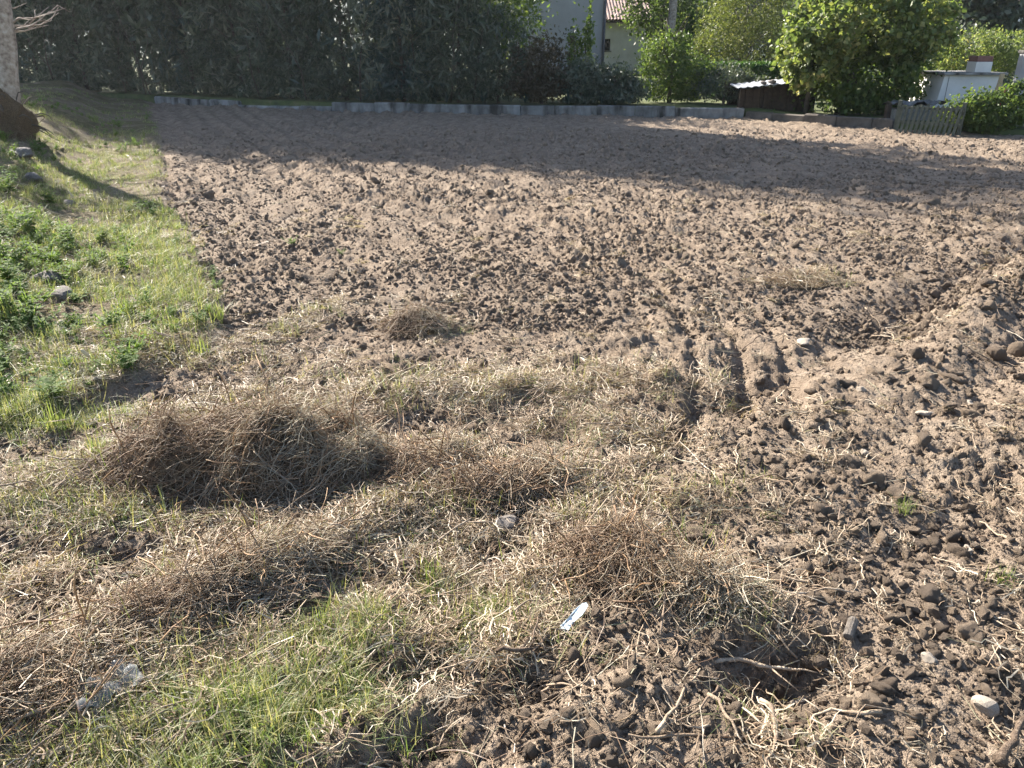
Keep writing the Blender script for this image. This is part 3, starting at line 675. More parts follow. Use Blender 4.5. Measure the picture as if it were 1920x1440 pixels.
# ------------------------------------------------------------------ low shed with sheet roof, vine arbour, white outbuilding, fence
sx0, sx1 = at(1398, 165, 19.2).x, at(1545, 165, 19.2).x
zr0, zr1 = at(1398, 166, 19.2).z, at(1500, 152, 19.2).z
sd = thing('low_shed', 'low dark board shed with a corrugated metal roof weighed down by stones', 'shed', (sx0, 19.75, 0))
SW = sx1 - sx0
mb = MB(); nW = 40
vs = []
for j in range(2):
    for k in range(nW + 1):
        t_ = k / nW; vs.append((-.1 + (SW + .3) * t_, -.30 + .8 * j, zr0 + (zr1 - zr0) * t_ * 1.2 + .012 * math.sin(k * 1.9) + .05 * j))
fs = [(k, k + 1, nW + 2 + k, nW + 1 + k) for k in range(nW)]
nb = len(vs); vs += [(x_, y_, z_ - .012) for x_, y_, z_ in vs]; fs += [(b_ + nb, a_ + nb, d_ + nb, c_ + nb) for a_, b_, c_, d_ in fs] + [(k + 1, k, k + nb, k + 1 + nb) for k in range(nW)]
mb.add(vs, fs); mb.obj('roof', M_METAL, sd)
x_ = 0.0; k = 0
while x_ < SW - .05:
    w_ = min(random.uniform(.13, .19), SW - x_)
    MB().box(x_ + .004, x_ + w_ - .004, random.uniform(-.015, .005), .03, .02, zr0 + (zr1 - zr0) * (x_ / SW) - .06, .003, .002).obj('board', M_WOODD, sd); x_ += w_
for x_ in (.02, SW * .33, SW * .66, SW - .06):
    MB().box(x_, x_ + .07, -.09, -.02, -.1, zr0 + (zr1 - zr0) * (x_ / SW) - .03, .006).obj('post', M_WOODD, sd)
MB().box(0, SW, .95, 1.0, 0, zr0 + .05).obj('back_panel', M_WOODD, sd)

# rough-stone meshes
def rough(name, mat, sub=2, amp=.28, flat=1.0, seed=0, smooth=True, jit=0.0):
    import bmesh
    bm = bmesh.new(); bmesh.ops.create_icosphere(bm, subdivisions=sub, radius=1.0)
    r = random.Random(seed); cs = [Vector((r.gauss(0, 1), r.gauss(0, 1), r.gauss(0, 1))).normalized() for _ in range(7 if smooth else 16)]; hs_ = [r.uniform(.55, .92) for _ in cs]
    am = [(Vector((r.gauss(0, 1), r.gauss(0, 1), r.gauss(0, 1))) * 2.2, r.uniform(0, 6)) for _ in range(6)]
    for v in bm.verts:
        n = v.co.normalized(); k = 1.0
        for c, h in zip(cs, hs_):
            d = n.dot(c)
            if d > h: k = min(k, h / d + .02)
        k *= 1 + amp * sum(math.sin(n.dot(a_) + p_) for a_, p_ in am) / 6
        k *= 1 + r.uniform(-jit, jit)
        v.co = n * k; v.co.z *= flat
    me = bpy.data.meshes.new(name); bm.to_mesh(me); bm.free(); me.materials.append(mat)
    me.polygons.foreach_set('use_smooth', [smooth] * len(me.polygons)); me.update()
    return me
for i, (u) in enumerate((1432, 1447, 1478)):
    p = at(u, 157, 19.6)
    zt = zr0 + (zr1 - zr0) * 1.2 * ((p.x - sx0 + .1) / (SW + .3)) + .05
    tag(obj('roof_stone', rough('roof_stone', M_GREYST, 2, .3, .55, 200 + i), M=Matrix.Translation((p.x, 19.6, zt)) @ Matrix.Scale(.085 + .02 * i, 4)),
        'grey stone weighing down the corrugated shed roof', 'stone', 'stones on the shed roof')
# vine arbour
vc = at(1625, 80, 18.6)
va = thing('vine_arbour', 'big arbour overgrown by a broad-leaved vine with yellow-green leaves', 'vine', (vc.x, 18.9, .1))
mb = MB()
for x_ in (-.9, 0, 1.1): mb.tube([(x_, .35, -.1), (x_ + .05, .4, 1.1), (x_, .35, 2.0)], [.06, .05, .045], 6)
mb.tube([(-1.2, -.1, 1.6), (0, 0, 2.0), (1.4, 0, 1.9)], [.04, .04, .04], 5); mb.tube([(-.2, .3, -.1), (.1, .2, .7), (-.3, .2, 1.5), (.4, .3, 2.1)], [.07, .06, .05, .02], 6)
mb.obj('stem', M_BARK, va, True)
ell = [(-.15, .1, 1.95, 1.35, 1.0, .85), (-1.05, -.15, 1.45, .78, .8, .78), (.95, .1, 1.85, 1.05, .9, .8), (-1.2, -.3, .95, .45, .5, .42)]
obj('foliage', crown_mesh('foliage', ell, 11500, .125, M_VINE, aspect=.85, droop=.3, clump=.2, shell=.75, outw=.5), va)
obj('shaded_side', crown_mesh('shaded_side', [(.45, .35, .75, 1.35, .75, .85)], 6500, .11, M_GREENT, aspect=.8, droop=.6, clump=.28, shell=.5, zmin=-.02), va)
# white outbuilding
Yo = 18.4
ob = thing('white_outbuilding', 'low white rendered outbuilding with a flat slab top and a red-capped chimney', 'outbuilding', (at(1812, 160, Yo).x, Yo, 0))
ox = ob.location.x
q0, q1 = at(1752, 196, Yo), at(1864, 196, Yo)
zt = at(1800, 141, Yo).z
mb = MB(); mb.add([(q0.x - ox - .02, 0, -.1), (q1.x - ox, 0, -.1), (q1.x - ox + .02, 0, zt), (q0.x - ox + .10, 0, zt), (q0.x - ox - .02, 1.3, -.1), (q1.x - ox, 1.3, -.1), (q1.x - ox + .02, 1.3, zt), (q0.x - ox + .10, 1.3, zt)],
                  [(0, 1, 2, 3), (1, 5, 6, 2), (5, 4, 7, 6), (4, 0, 3, 7), (3, 2, 6, 7)]); mb.obj('wall', M_WHITER, ob)
MB().box(q0.x - ox + .19, q0.x - ox + .205, -.006, -.001, .1, zt - .03).obj('joint_strip', M_CONC, ob)
MB().box(q0.x - ox + .02, q1.x - ox + .1, -.09, 1.4, zt + .002, zt + .055, .008).obj('slab_top', M_CONC, ob)
c0, c1 = at(1826, 137, Yo).x - ox, at(1856, 137, Yo).x - ox
zc0, zc1 = at(1840, 116, Yo).z, at(1840, 105, Yo).z
ch = MB().box(c0, c1, -.02, .36, zt + .057, zc0, .006).obj('chimney', M_WHITER, ob)
MB().box(c0 + .01, c1 - .005, -.015, .35, zc0 + .002, zc1, .006).obj('chimney_cap', M_BRICK, ch)
# wooden post, white pole, canister
p = at(1868, 168, 18.0)
tag(MB().tube([(0, 0, -.1), (.01, 0, .5), (.06, 0, at(1872, 138, 18.0).z)], [.055, .052, .05], 8).obj('wooden_post', M_WOODT, loc=(p.x, 18.0, 0)), 'sunlit tan wooden post at the corner of the white outbuilding', 'post')
p = at(1912, 150, 17.2)
t = thing('pale_gatepost', 'tall pale grey square gatepost beside the red canister', 'gatepost', (p.x, 17.2, 0))
MB().box(-.085, .085, -.085, .085, -.1, at(1912, 100, 17.2).z, .008).obj('shaft', M_RENDER, t)
MB().box(-.11, .11, -.11, .11, at(1912, 100, 17.2).z + .002, at(1912, 100, 17.2).z + .06, .01).obj('cap', M_CONC, t)
p = at(1887, 166, 18.6)
t = thing('red_canister', 'small red canister with a pale cap standing behind the leafy bush', 'canister', (p.x, 18.6, .05))
zz_ = p.z - .05
MB().tube([(0, 0, 0), (0, 0, .02), (0, 0, zz_ - .03), (0, 0, zz_ + .03)], [.075, .085, .085, .04], 12).obj('body', M_RED, t, True)
MB().tube([(0, 0, zz_ + .031), (0, 0, zz_ + .08)], [.03, .025], 8).obj('cap', M_WHITEP, t)
p = at(1902, 165, 18.5)
tag(MB().tube([(0, 0, 0), (0, 0, .05), (0, 0, p.z + .02), (0, 0, p.z + .06), (0, 0, p.z + .09)], [.05, .055, .055, .03, .028], 10).obj('white_bottle', M_WHITEP, loc=(p.x, 18.5, .05)), 'tall white bottle beside the red canister', 'bottle')
# picket fence
f0, f1 = Vector((*G(1676, 243), 0)), Vector((*G(1792, 250), 0))
fd = f1 - f0; fa = math.atan2(fd.y, fd.x); FL = fd.length
fe = thing('picket_fence', 'short leaning fence of weathered grey-green wooden pickets', 'fence', f0, rz=fa)
for k in range(13):
    x_ = FL * (k + .5) / 13
    mb = MB(); w_ = .026; ln = .05 + random.uniform(-.02, .02); h_ = .50 + random.uniform(-.025, .025)
    mb.add([(x_ - w_, -.012, -.05), (x_ + w_, -.012, -.05), (x_ + w_ + ln, .02, h_ - .03), (x_ + ln, .02, h_), (x_ - w_ + ln, .02, h_ - .03),
            (x_ - w_, .006, -.05), (x_ + w_, .006, -.05), (x_ + w_ + ln, .038, h_ - .03), (x_ + ln, .038, h_), (x_ - w_ + ln, .038, h_ - .03)],
           [(0, 1, 2, 3, 4), (9, 8, 7, 6, 5), (0, 5, 6, 1), (1, 6, 7, 2), (2, 7, 8, 3), (3, 8, 9, 4), (4, 9, 5, 0)])
    mb.obj('picket', M_FENCE, fe)
for z_ in (.12, .40): MB().box(0, FL + .05, .012 + .06 * z_, .045 + .06 * z_, z_, z_ + .05).obj('rail', M_FENCE, fe)
for x_ in (-.03, FL): MB().box(x_, x_ + .07, .055, .12, -.15, .56, .006).obj('fence_post', M_FENCE, fe)
p = G(1660, 235)
tag(MB().box(-.05, .05, -.05, .05, -.1, .42, .01, .008).obj('fence_stump', M_WOODD, loc=(p[0], p[1], 0)), 'dark wooden stump post where the kerb meets the picket fence', 'post')
p = at(1715, 190, 17.8)
tag(obj('pale_tarp', mesh_np('pale_tarp', [(i * .13 - .55, j * .14, .02 + .06 * math.sin(i * 1.7 + j) + .25 + .03 * i / 9) for j in range(5) for i in range(10)], [(j * 10 + i, j * 10 + i + 1, j * 10 + i + 11, j * 10 + i + 10) for j in range(4) for i in range(9)], M_CONC, True), loc=(p.x, 17.6, p.z - .32)),
    'crumpled pale tarpaulin lying behind the picket fence', 'tarpaulin')
MBs = MB().box(-.45, .45, -.1, .45, 0, max(.1, p.z - .2), .02)
tag(MBs.obj('plank_pile', M_WOODG, loc=(p.x, 17.65, .05)), 'low pile of grey planks under the pale tarpaulin', 'planks')
# bushes to the right
plant('leafy_bush', 'leafy green bush spreading over the end of the picket fence', 'bush', (G(1860, 250)[0], G(1860, 250)[1] + .35, 0),
      [(.1, 0, .36, .85, .4, .40), (-.3, -.05, .28, .55, .35, .3), (.55, .1, .5, .6, .4, .42)], 7500, .075, M_GREENT, None, .025, .5, 9, .45, 101, aspect=.6, clump=.25, shell=.45, zmin=.0, trunk='stem', foliage='foliage')
p = at(1840, 85, 22)
plant('flowering_shrub', 'pale green shrub with dusty pink flower heads behind the red-capped chimney', 'shrub', (p.x, 22.3, .1), [(0, 0, 1.25, 1.1, .7, .62), (-.7, -.1, .95, .6, .6, .6), (.9, 0, 1.3, .8, .6, .5)], 7000, .09, M_VINE, None, .05, 1.4, 9, .8, 102, aspect=.5, clump=.24, shell=.5, trunk='stem', foliage='foliage')
p = at(1870, 130, 24.5)
plant('dark_bush', 'dark bush filling the space behind the white outbuilding', 'bush', (p.x, 24.6, .1), [(0, 0, .8, 2.0, .6, .9)], 4500, .13, M_HEDGE, None, .05, 1.1, 8, .8, 103, aspect=.5, clump=.26, shell=.35, zmin=0, trunk='stem', foliage='foliage')
far_house = thing('far_house', 'far pale house on the hillside beyond the gardens', 'house', (at(1893, 8, 150).x, 150, at(1893, 14, 150).z - 1.2))
far_house.scale = (.5, .5, .5)
MB().box(-7, 7, 0, 9, -6, 3.2).obj('wall', M_WHITER, far_house)
mb = MB(); mb.add([(-7.6, -.6, 3.2), (7.6, -.6, 3.2), (7.6, 4.5, 5), (-7.6, 4.5, 5), (-7.6, 9.6, 3.2), (7.6, 9.6, 3.2)], [(0, 1, 2, 3), (3, 2, 5, 4), (1, 5, 2), (0, 3, 4)]); mb.obj('roof', M_TILE, far_house)
for x_ in (-4, 0, 4): MB().box(x_ - .5, x_ + .5, -.05, -.01, 0.3, 1.8).obj('window', M_GLASS, far_house)

#@@DETAIL
# ------------------------------------------------------------------ the pale twiggy tree on the bank
tb = (-7.15, 11.5, 0.38)
tw = thing('twiggy_tree', 'pale-barked leaning tree with bare twigs and an earthy root clump on the bank', 'tree', tb)
mb = MB()
mb.tube([(-.02, 0, -.2), (.02, 0, .3), (.12, 0, .8), (.20, .02, 1.2), (.27, .02, 1.7), (.32, .04, 2.2), (.34, .05, 2.7), (.36, .05, 3.1)], [.20, .17, .155, .145, .13, .11, .08, .04], 14)
rt = random.Random(8)
for k in range(16):
    z_ = rt.uniform(1.2, 3.0); a_ = rt.uniform(-1.2, 1.2) if k < 9 else rt.uniform(0, 6.28); L = rt.uniform(.5, 1.1); p = Vector((.20 + .05 * (z_ - 1.2), 0, z_))
    q = [p]
    for j in range(4): q.append(q[-1] + Vector((math.cos(a_) * L / 4, math.sin(a_) * L / 4 * .6, L / 4 * rt.uniform(-.15, .7))) + Vector((rt.uniform(-.05, .05), rt.uniform(-.05, .05), 0)))
    mb.tube(q, [.022, .016, .011, .008, .004], 5)
    for j in (1, 2, 3):
        b_ = a_ + rt.uniform(-1, 1); mb.tube([q[j], q[j] + Vector((math.cos(b_) * .16, math.sin(b_) * .16, rt.uniform(-.02, .12))), q[j] + Vector((math.cos(b_) * .32, math.sin(b_) * .32, rt.uniform(-.02, .24)))], [.009, .006, .003], 4)
mb.obj('trunk', M_PALEBARK, tw, True)
lump = rough('root_clump', M_LITTER, 4, .45, 1.0, 77, False, .07)
o = obj('root_clump', lump, tw, M=Matrix.Translation((.06, -.05, .14)) @ Matrix.Diagonal((.38, .36, .42, 1)))
mb = MB()
for k in range(26):
    a_ = rt.uniform(0, 6.28); e_ = rt.uniform(-.4, 1.1); d0 = Vector((math.cos(a_) * math.cos(e_), math.sin(a_) * math.cos(e_), math.sin(e_)))
    c_ = Vector((.06, -.05, .22)); d1 = Vector((rt.gauss(0, .5), rt.gauss(0, .5), -.6))
    mb.tube([c_ + d0 * .3, c_ + d0 * .42, c_ + d0 * .5 + d1 * .08, c_ + d0 * .52 + d1 * .2], [.012, .009, .006, .003], 4)
mb.obj('root', M_BARK, tw)
obj('crown', crown_mesh('crown', [(-1.0, .1, 2.6, .8, .7, .7), (-.95, .3, 1.5, .55, .4, .55), (-1.6, -.2, 1.7, .5, .5, .5)], 3600, .10, M_GREENT, aspect=.5, clump=.3, shell=.2), tw)  # unseen leaf clumps left of the trunk, added to cast shade on the bank

# ------------------------------------------------------------------ prototypes for strewn matter
def strand(L, r, wig, n=7, sides=4, seed=0, fork=0, taper=.5, lift=.25, curl=0.0):
    rr = random.Random(seed); a = 0; p = Vector((0, 0, 0)); pts = [p.copy()]
    for i in range(n):
        a += rr.gauss(curl, wig); p = p + Vector((math.cos(a), math.sin(a), rr.gauss(0, lift) * .5)) * L / n; pts.append(p.copy())
    c = sum(pts, Vector()) / len(pts); zmin = min(q.z for q in pts)
    c.z = zmin
    pts = [q - c for q in pts]
    mb = MB(); rad = [r * (1 - (1 - taper) * i / n) * rr.uniform(.8, 1.2) for i in range(n + 1)]
    mb.tube(pts, rad, sides)
    for k in range(fork):
        i = rr.randint(1, n - 1); b = rr.uniform(.4, 1.2) * rr.choice((-1, 1)); d = (pts[i + 1] - pts[i]).normalized(); l = L * rr.uniform(.15, .4)
        d2 = Vector((d.x * math.cos(b) - d.y * math.sin(b), d.x * math.sin(b) + d.y * math.cos(b), rr.uniform(-.1, .45)))
        mb.tube([pts[i], pts[i] + d2 * l * .5 + Vector((0, 0, rr.uniform(-.1, .1) * l)), pts[i] + d2 * l], [rad[i] * .7, rad[i] * .5, rad[i] * .25], sides)
    return mb
def tuft(nb, L, w, lean, seed, spread=.02, tint=None, segs=3, droop=.5):
    """blades fanning from one root"""
    r = np.random.default_rng(seed); V, F, T = [], [], []
    for k in range(nb):
        a = r.uniform(0, 6.28); l = L * r.uniform(.45, 1.1); s = abs(r.normal(0, lean)); bx, by = r.normal(0, spread, 2); b = len(V)
        dx, dy = math.cos(a), math.sin(a); sx, sy = -dy * w * r.uniform(.6, 1.2), dx * w * r.uniform(.6, 1.2)
        for i in range(segs + 1):
            t = i / segs; h = l * (t - droop * s * t * t * .6) / (1 + .25 * s); q = l * s * t * (0.5 + .5 * t)
            ww = 1 - t ** 1.5
            if i < segs: V += [(bx + dx * q - sx * ww, by + dy * q - sy * ww, h), (bx + dx * q + sx * ww, by + dy * q + sy * ww, h)]
            else: V += [(bx + dx * q, by + dy * q, h)]
        for i in range(segs - 1): F += [(b + 2 * i, b + 2 * i + 1, b + 2 * i + 3), (b + 2 * i, b + 2 * i + 3, b + 2 * i + 2)]
        F += [(b + 2 * segs - 2, b + 2 * segs - 1, b + 2 * segs)]
        T += [r.beta(1.6, 1.7) if tint is None else np.clip(r.normal(*tint), 0, 1)] * (2 * segs + 1)
    return V, F, T
def tuft_mesh(name, mat, *a, **k):
    V, F, T = tuft(*a, **k); return mesh_np(name, V, F, mat, False, {'tint': ('FLOAT', np.array(T, np.float32))})
def weed_mesh(name, mat, seed, h=.12, nst=5, nl=9, leaf=.035):
    r = np.random.default_rng(seed); V, F, T = [], [], []
    for k in range(nst):
        a = r.uniform(0, 6.28); s = r.uniform(.1, .8); hh = h * r.uniform(.6, 1.1)
        for j in range(nl):
            t = (j + 1) / nl; p = np.array([math.cos(a) * s * hh * t, math.sin(a) * s * hh * t, hh * t * (1 - .2 * s * t)])
            for q in range(2):
                b = r.uniform(0, 6.28); d = np.array([math.cos(b), math.sin(b), r.uniform(-.2, .5)]); d /= np.linalg.norm(d)
                l = leaf * r.uniform(.6, 1.2) * (1.1 - .5 * t); sd = np.array([-math.sin(b), math.cos(b), 0]) * l * .32; i0 = len(V)
                V += [p, p + d * l * .5 - sd + [0, 0, .1 * l], p + d * l, p + d * l * .5 + sd + [0, 0, .1 * l]]; F += [(i0, i0 + 1, i0 + 2), (i0, i0 + 2, i0 + 3)]; T += [r.beta(2, 2)] * 4
        i0 = len(V); w = .0016
        e = np.array([math.cos(a) * s * hh, math.sin(a) * s * hh, hh * (1 - .2 * s)])
        V += [(-w, 0, 0), (w, 0, 0), e + [w, 0, 0], e - [w, 0, 0]]; F += [(i0, i0 + 1, i0 + 2), (i0, i0 + 2, i0 + 3)]; T += [.8] * 4
    return mesh_np(name, np.array([tuple(map(float, v)) for v in V]), F, mat, False, {'tint': ('FLOAT', np.array(T, np.float32))})
def protos(name, meshes):
    c = bpy.data.collections.new(name)
    for i, me in enumerate(meshes):
        c.objects.link(bpy.data.objects.new('%s_%02d' % (name, i), me))
    return c
def scatter(name, P, ROT, S, I, coll, label, cat):
    S = np.asarray(S)
    if S.ndim == 1: S = np.repeat(S[:, None], 3, 1)
    me = mesh_np(name, P, np.zeros((0, 3)), None, False, {'rot': ('FLOAT_VECTOR', ROT.astype(np.float32)), 'scl': ('FLOAT_VECTOR', S.astype(np.float32)), 'pid': ('INT', I.astype(np.int32))})
    o = obj(name, me); tag(o, label, cat, None, 'stuff')
    ng = bpy.data.node_groups.new(name, 'GeometryNodeTree')
    ng.interface.new_socket('Geometry', in_out='INPUT', socket_type='NodeSocketGeometry'); ng.interface.new_socket('Geometry', in_out='OUTPUT', socket_type='NodeSocketGeometry')
    gi, go = ng.nodes.new('NodeGroupInput'), ng.nodes.new('NodeGroupOutput')
    ip = ng.nodes.new('GeometryNodeInstanceOnPoints'); ci = ng.nodes.new('GeometryNodeCollectionInfo')
    ci.inputs['Collection'].default_value = coll; ci.inputs['Separate Children'].default_value = True; ci.inputs['Reset Children'].default_value = True
    def na(n, t):
        q = ng.nodes.new('GeometryNodeInputNamedAttribute'); q.data_type = t; q.inputs['Name'].default_value = n; return q.outputs['Attribute']
    L = ng.links.new
    L(gi.outputs[0], ip.inputs['Points']); L(ci.outputs[0], ip.inputs['Instance']); ip.inputs['Pick Instance'].default_value = True
    L(na('pid', 'INT'), ip.inputs['Instance Index']); L(na('rot', 'FLOAT_VECTOR'), ip.inputs['Rotation']); L(na('scl', 'FLOAT_VECTOR'), ip.inputs['Scale'])
    L(ip.outputs[0], go.inputs[0])
    md = o.modifiers.new('strew', 'NODES'); md.node_group = ng
    return o
def sample(n, y0, y1, dens, margin=.9, m=6, even=0.0):
    N = n * m
    y = y0 * (y1 / y0) ** rng.random(N); x = rng.uniform(-1, 1, N) * (.72 * y + margin)
    dn = dens(x, y)
    if even: dn = dn * np.clip(y * (.72 * y + margin) / (even * (.72 * even + margin)), 0, 1)
    k = (rng.random(N) < dn) & (y < ywall(x) - .25)
    x, y = x[k][:n], y[k][:n]
    return x, y
def slope(x, y, a):
    e = .04; dx, dy = np.cos(a) * e, np.sin(a) * e
    return (height(x + dx, y + dy, False) - height(x - dx, y - dy, False)) / (2 * e)
def lay(x, y, yaw, lift=.012, tilt=.16, zmax=True):
    z = height(x, y)
    rot = np.stack([rng.uniform(0, 6.28, len(x)) if tilt > 0 else np.zeros(len(x)), -np.arctan(slope(x, y, yaw)) + rng.normal(0, abs(tilt), len(x)), yaw], 1)
    return np.stack([x, y, z + lift * rng.random(len(x))], 1), rot
def combed(x, y):
    u = rng.uniform(0, 6.28, len(x)); c = R(40) + rng.normal(0, .5, len(x)) + rng.integers(0, 2, len(x)) * math.pi
    return np.where((rng.random(len(x)) < np.where(x < -.1, .62, .15)), c, u)

C_CLOD = protos('clod_shape', [rough('clod_shape', M_CLOD, 2 if i < 6 else 1, .75, .62 + .06 * (i % 5), 300 + i, i < 3, .16) for i in range(12)])
C_STRAW = protos('straw_shape', [strand(.10 + .022 * i, .0011 + .0003 * (i % 4), .10 + .06 * (i % 5), 6, 3, 400 + i, lift=.25).mesh('straw_shape', M_STRAW) for i in range(12)])
C_ROOT = protos('root_shape', [strand(.14 + .035 * i, .0020 + .0007 * (i % 4), .24 + .07 * (i % 4), 8, 5, 500 + i, fork=i % 3, lift=.4).mesh('root_shape', M_ROOT, True) for i in range(12)])
def fibres(seed, n=34, r0=.05):
    r = np.random.default_rng(seed); V, F, T = [], [], []
    for k in range(n):
        p = np.array([*r.normal(0, r0 * .5, 2), abs(r.normal(0, r0 * .28))]); a = r.uniform(0, 6.28); L = r.uniform(.03, .09); t = r.beta(2, 2); b = len(V); w = r.uniform(.0006, .0013)
        for i in range(5):
            V += [(p[0] - math.sin(a) * w, p[1] + math.cos(a) * w, p[2]), (p[0] + math.sin(a) * w, p[1] - math.cos(a) * w, p[2] + w)]; T += [t, t]
            a += r.normal(0, .5); p = p + np.array([math.cos(a), math.sin(a), r.normal(0, .35)]) * L / 4; p[2] = max(p[2], 0)
        for i in range(4): F += [(b + 2 * i, b + 2 * i + 1, b + 2 * i + 3), (b + 2 * i, b + 2 * i + 3, b + 2 * i + 2)]
    return mesh_np('fibre_shape', V, F, M_STRAWT, False, {'tint': ('FLOAT', np.array(T, np.float32))})
C_FIBRE = protos('fibre_shape', [fibres(600 + i) for i in range(7)])
C_GRASS = protos('grass_shape', [tuft_mesh('grass_shape', M_GRASS, 16, .05 + .012 * i, .0019, .5 + .08 * i, 700 + i, .022) for i in range(7)])
C_WILT = protos('wilted_shape', [tuft_mesh('wilted_shape', M_PALEGRASS, 16, .07 + .012 * i, .0016, 1.1, 720 + i, .03, droop=1.0) for i in range(6)])
C_WEED = protos('weed_shape', [weed_mesh('weed_shape', M_WEED, 740 + i, .05 + .015 * i, 5, 6, .026 + .003 * i) for i in range(6)])

# small clods all over the field
def d_clod(x, y): return np.clip((.66 + .9 * vn(x, y, 1.4, 2) + .5 * vn(x, y, 5, 4)) * (1 - .75 * matness(x, y)) * (1 - .93 * vergemask(x, y)), 0, 1)
xa, ya_ = sample(50000, 1.0, 6, d_clod, even=2.1, m=8); xb, yb = sample(60000, 4.5, 17, d_clod)
x, y = np.concatenate([xa, xb]), np.concatenate([ya_, yb])
r = np.minimum(np.concatenate([.0034 * rng.random(len(xa)) ** -.45, .0066 * rng.random(len(xb)) ** -.42]), .022 + .0010 * y)
S = r[:, None] * rng.uniform(.75, 1.3, (len(x), 3))
scatter('soil_crumbs', np.stack([x, y, height(x, y) + r * .15], 1), rng.uniform(0, 6.28, (len(x), 3)), S, rng.integers(0, 12, len(x)), C_CLOD, 'loose crumbs and small clods of brown soil', 'soil')
# strewn dry straw, roots, fibres
def d_straw(x, y): return np.clip(.03 + .08 * sstep(6, 3, y) * sstep(1.1, .3, x) + .95 * matness(x, y) + .32 * vergemask(x, y), 0, 1) * (1 - .5 * sstep(8, 14, y))
x, y = sample(11000, 1.0, 16, d_straw, m=14, even=2.3)
P, ROT = lay(x, y, combed(x, y), .022, .15)
scatter('dry_straw', P, ROT, rng.uniform(.55, 1.15, len(x)), rng.integers(0, 12, len(x)), C_STRAW, 'dry straw and thin stems strewn over the soil', 'straw')
x, y = sample(1700, 1.0, 12, lambda x, y: np.clip(.008 + .02 * sstep(1.1, .2, x) + .9 * matness(x, y) ** 1.3, 0, 1) * (1 - .8 * vergemask(x, y)), m=30, even=2.3)
P, ROT = lay(x, y, combed(x, y), .02, .18)
scatter('dry_roots', P, ROT, rng.uniform(.5, 1.0, len(x)), rng.integers(0, 12, len(x)), C_ROOT, 'tangled dry roots and stems strewn over the soil', 'roots')
x, y = sample(2600, 1.0, 9, lambda x, y: np.clip(.02 + matness(x, y), 0, 1), m=24, even=2.3)
P, ROT = lay(x, y, rng.uniform(0, 6.28, len(x)), .008, -.12)
scatter('dry_fibres', P, ROT, rng.uniform(.6, 1.5, len(x)), rng.integers(0, 7, len(x)), C_FIBRE, 'matted fine dry plant fibres', 'plant litter')
# living and wilted grass
def d_grass(x, y): return np.clip(vergemask(x, y) * (.38 + 1.5 * vn(x, y, 1.5, 5) + 1.2 * vn(x, y, 5, 0)) * (1 - .8 * matness(x, y)) + .95 * greenness(x, y), 0, 1)
x, y = sample(7500, 1.1, 24, d_grass, m=14)
P, ROT = lay(x, y, rng.uniform(0, 6.28, len(x)), 0, -.15)
sc = rng.uniform(.6, 1.3, len(x)) * np.where(vergemask(x, y) > .5, 1.0, .8)
scatter('grass', P, ROT, sc, rng.integers(0, 7, len(x)), C_GRASS, 'short green grass growing on the verge and in patches', 'grass')
x, y = sample(4200, 1.1, 16, lambda x, y: np.clip(.75 * vergemask(x, y) * (.4 + 1.2 * vn(x, y, 2, 2)) + .8 * greenness(x, y) + .25 * matness(x, y), 0, 1), m=14)
P, ROT = lay(x, y, rng.uniform(0, 6.28, len(x)), 0, -.2)
scatter('wilted_grass', P, ROT, rng.uniform(.6, 1.3, len(x)), rng.integers(0, 6, len(x)), C_WILT, 'pale wilted grass lying on the ground', 'grass')
x, y = sample(1000, 1.6, 18, lambda x, y: np.clip(vergemask(x, y) * (.25 + 1.6 * vn(x, y, 1.1, 3)) * (.35 + sstep(.5, 1.2, dverge(x, y))), 0, 1), m=30)
P, ROT = lay(x, y, rng.uniform(0, 6.28, len(x)), 0, -.15)
scatter('ground_cover', P, ROT, rng.uniform(.6, 1.5, len(x)), rng.integers(0, 6, len(x)), C_WEED, 'low leafy ground cover on the verge', 'ground cover')

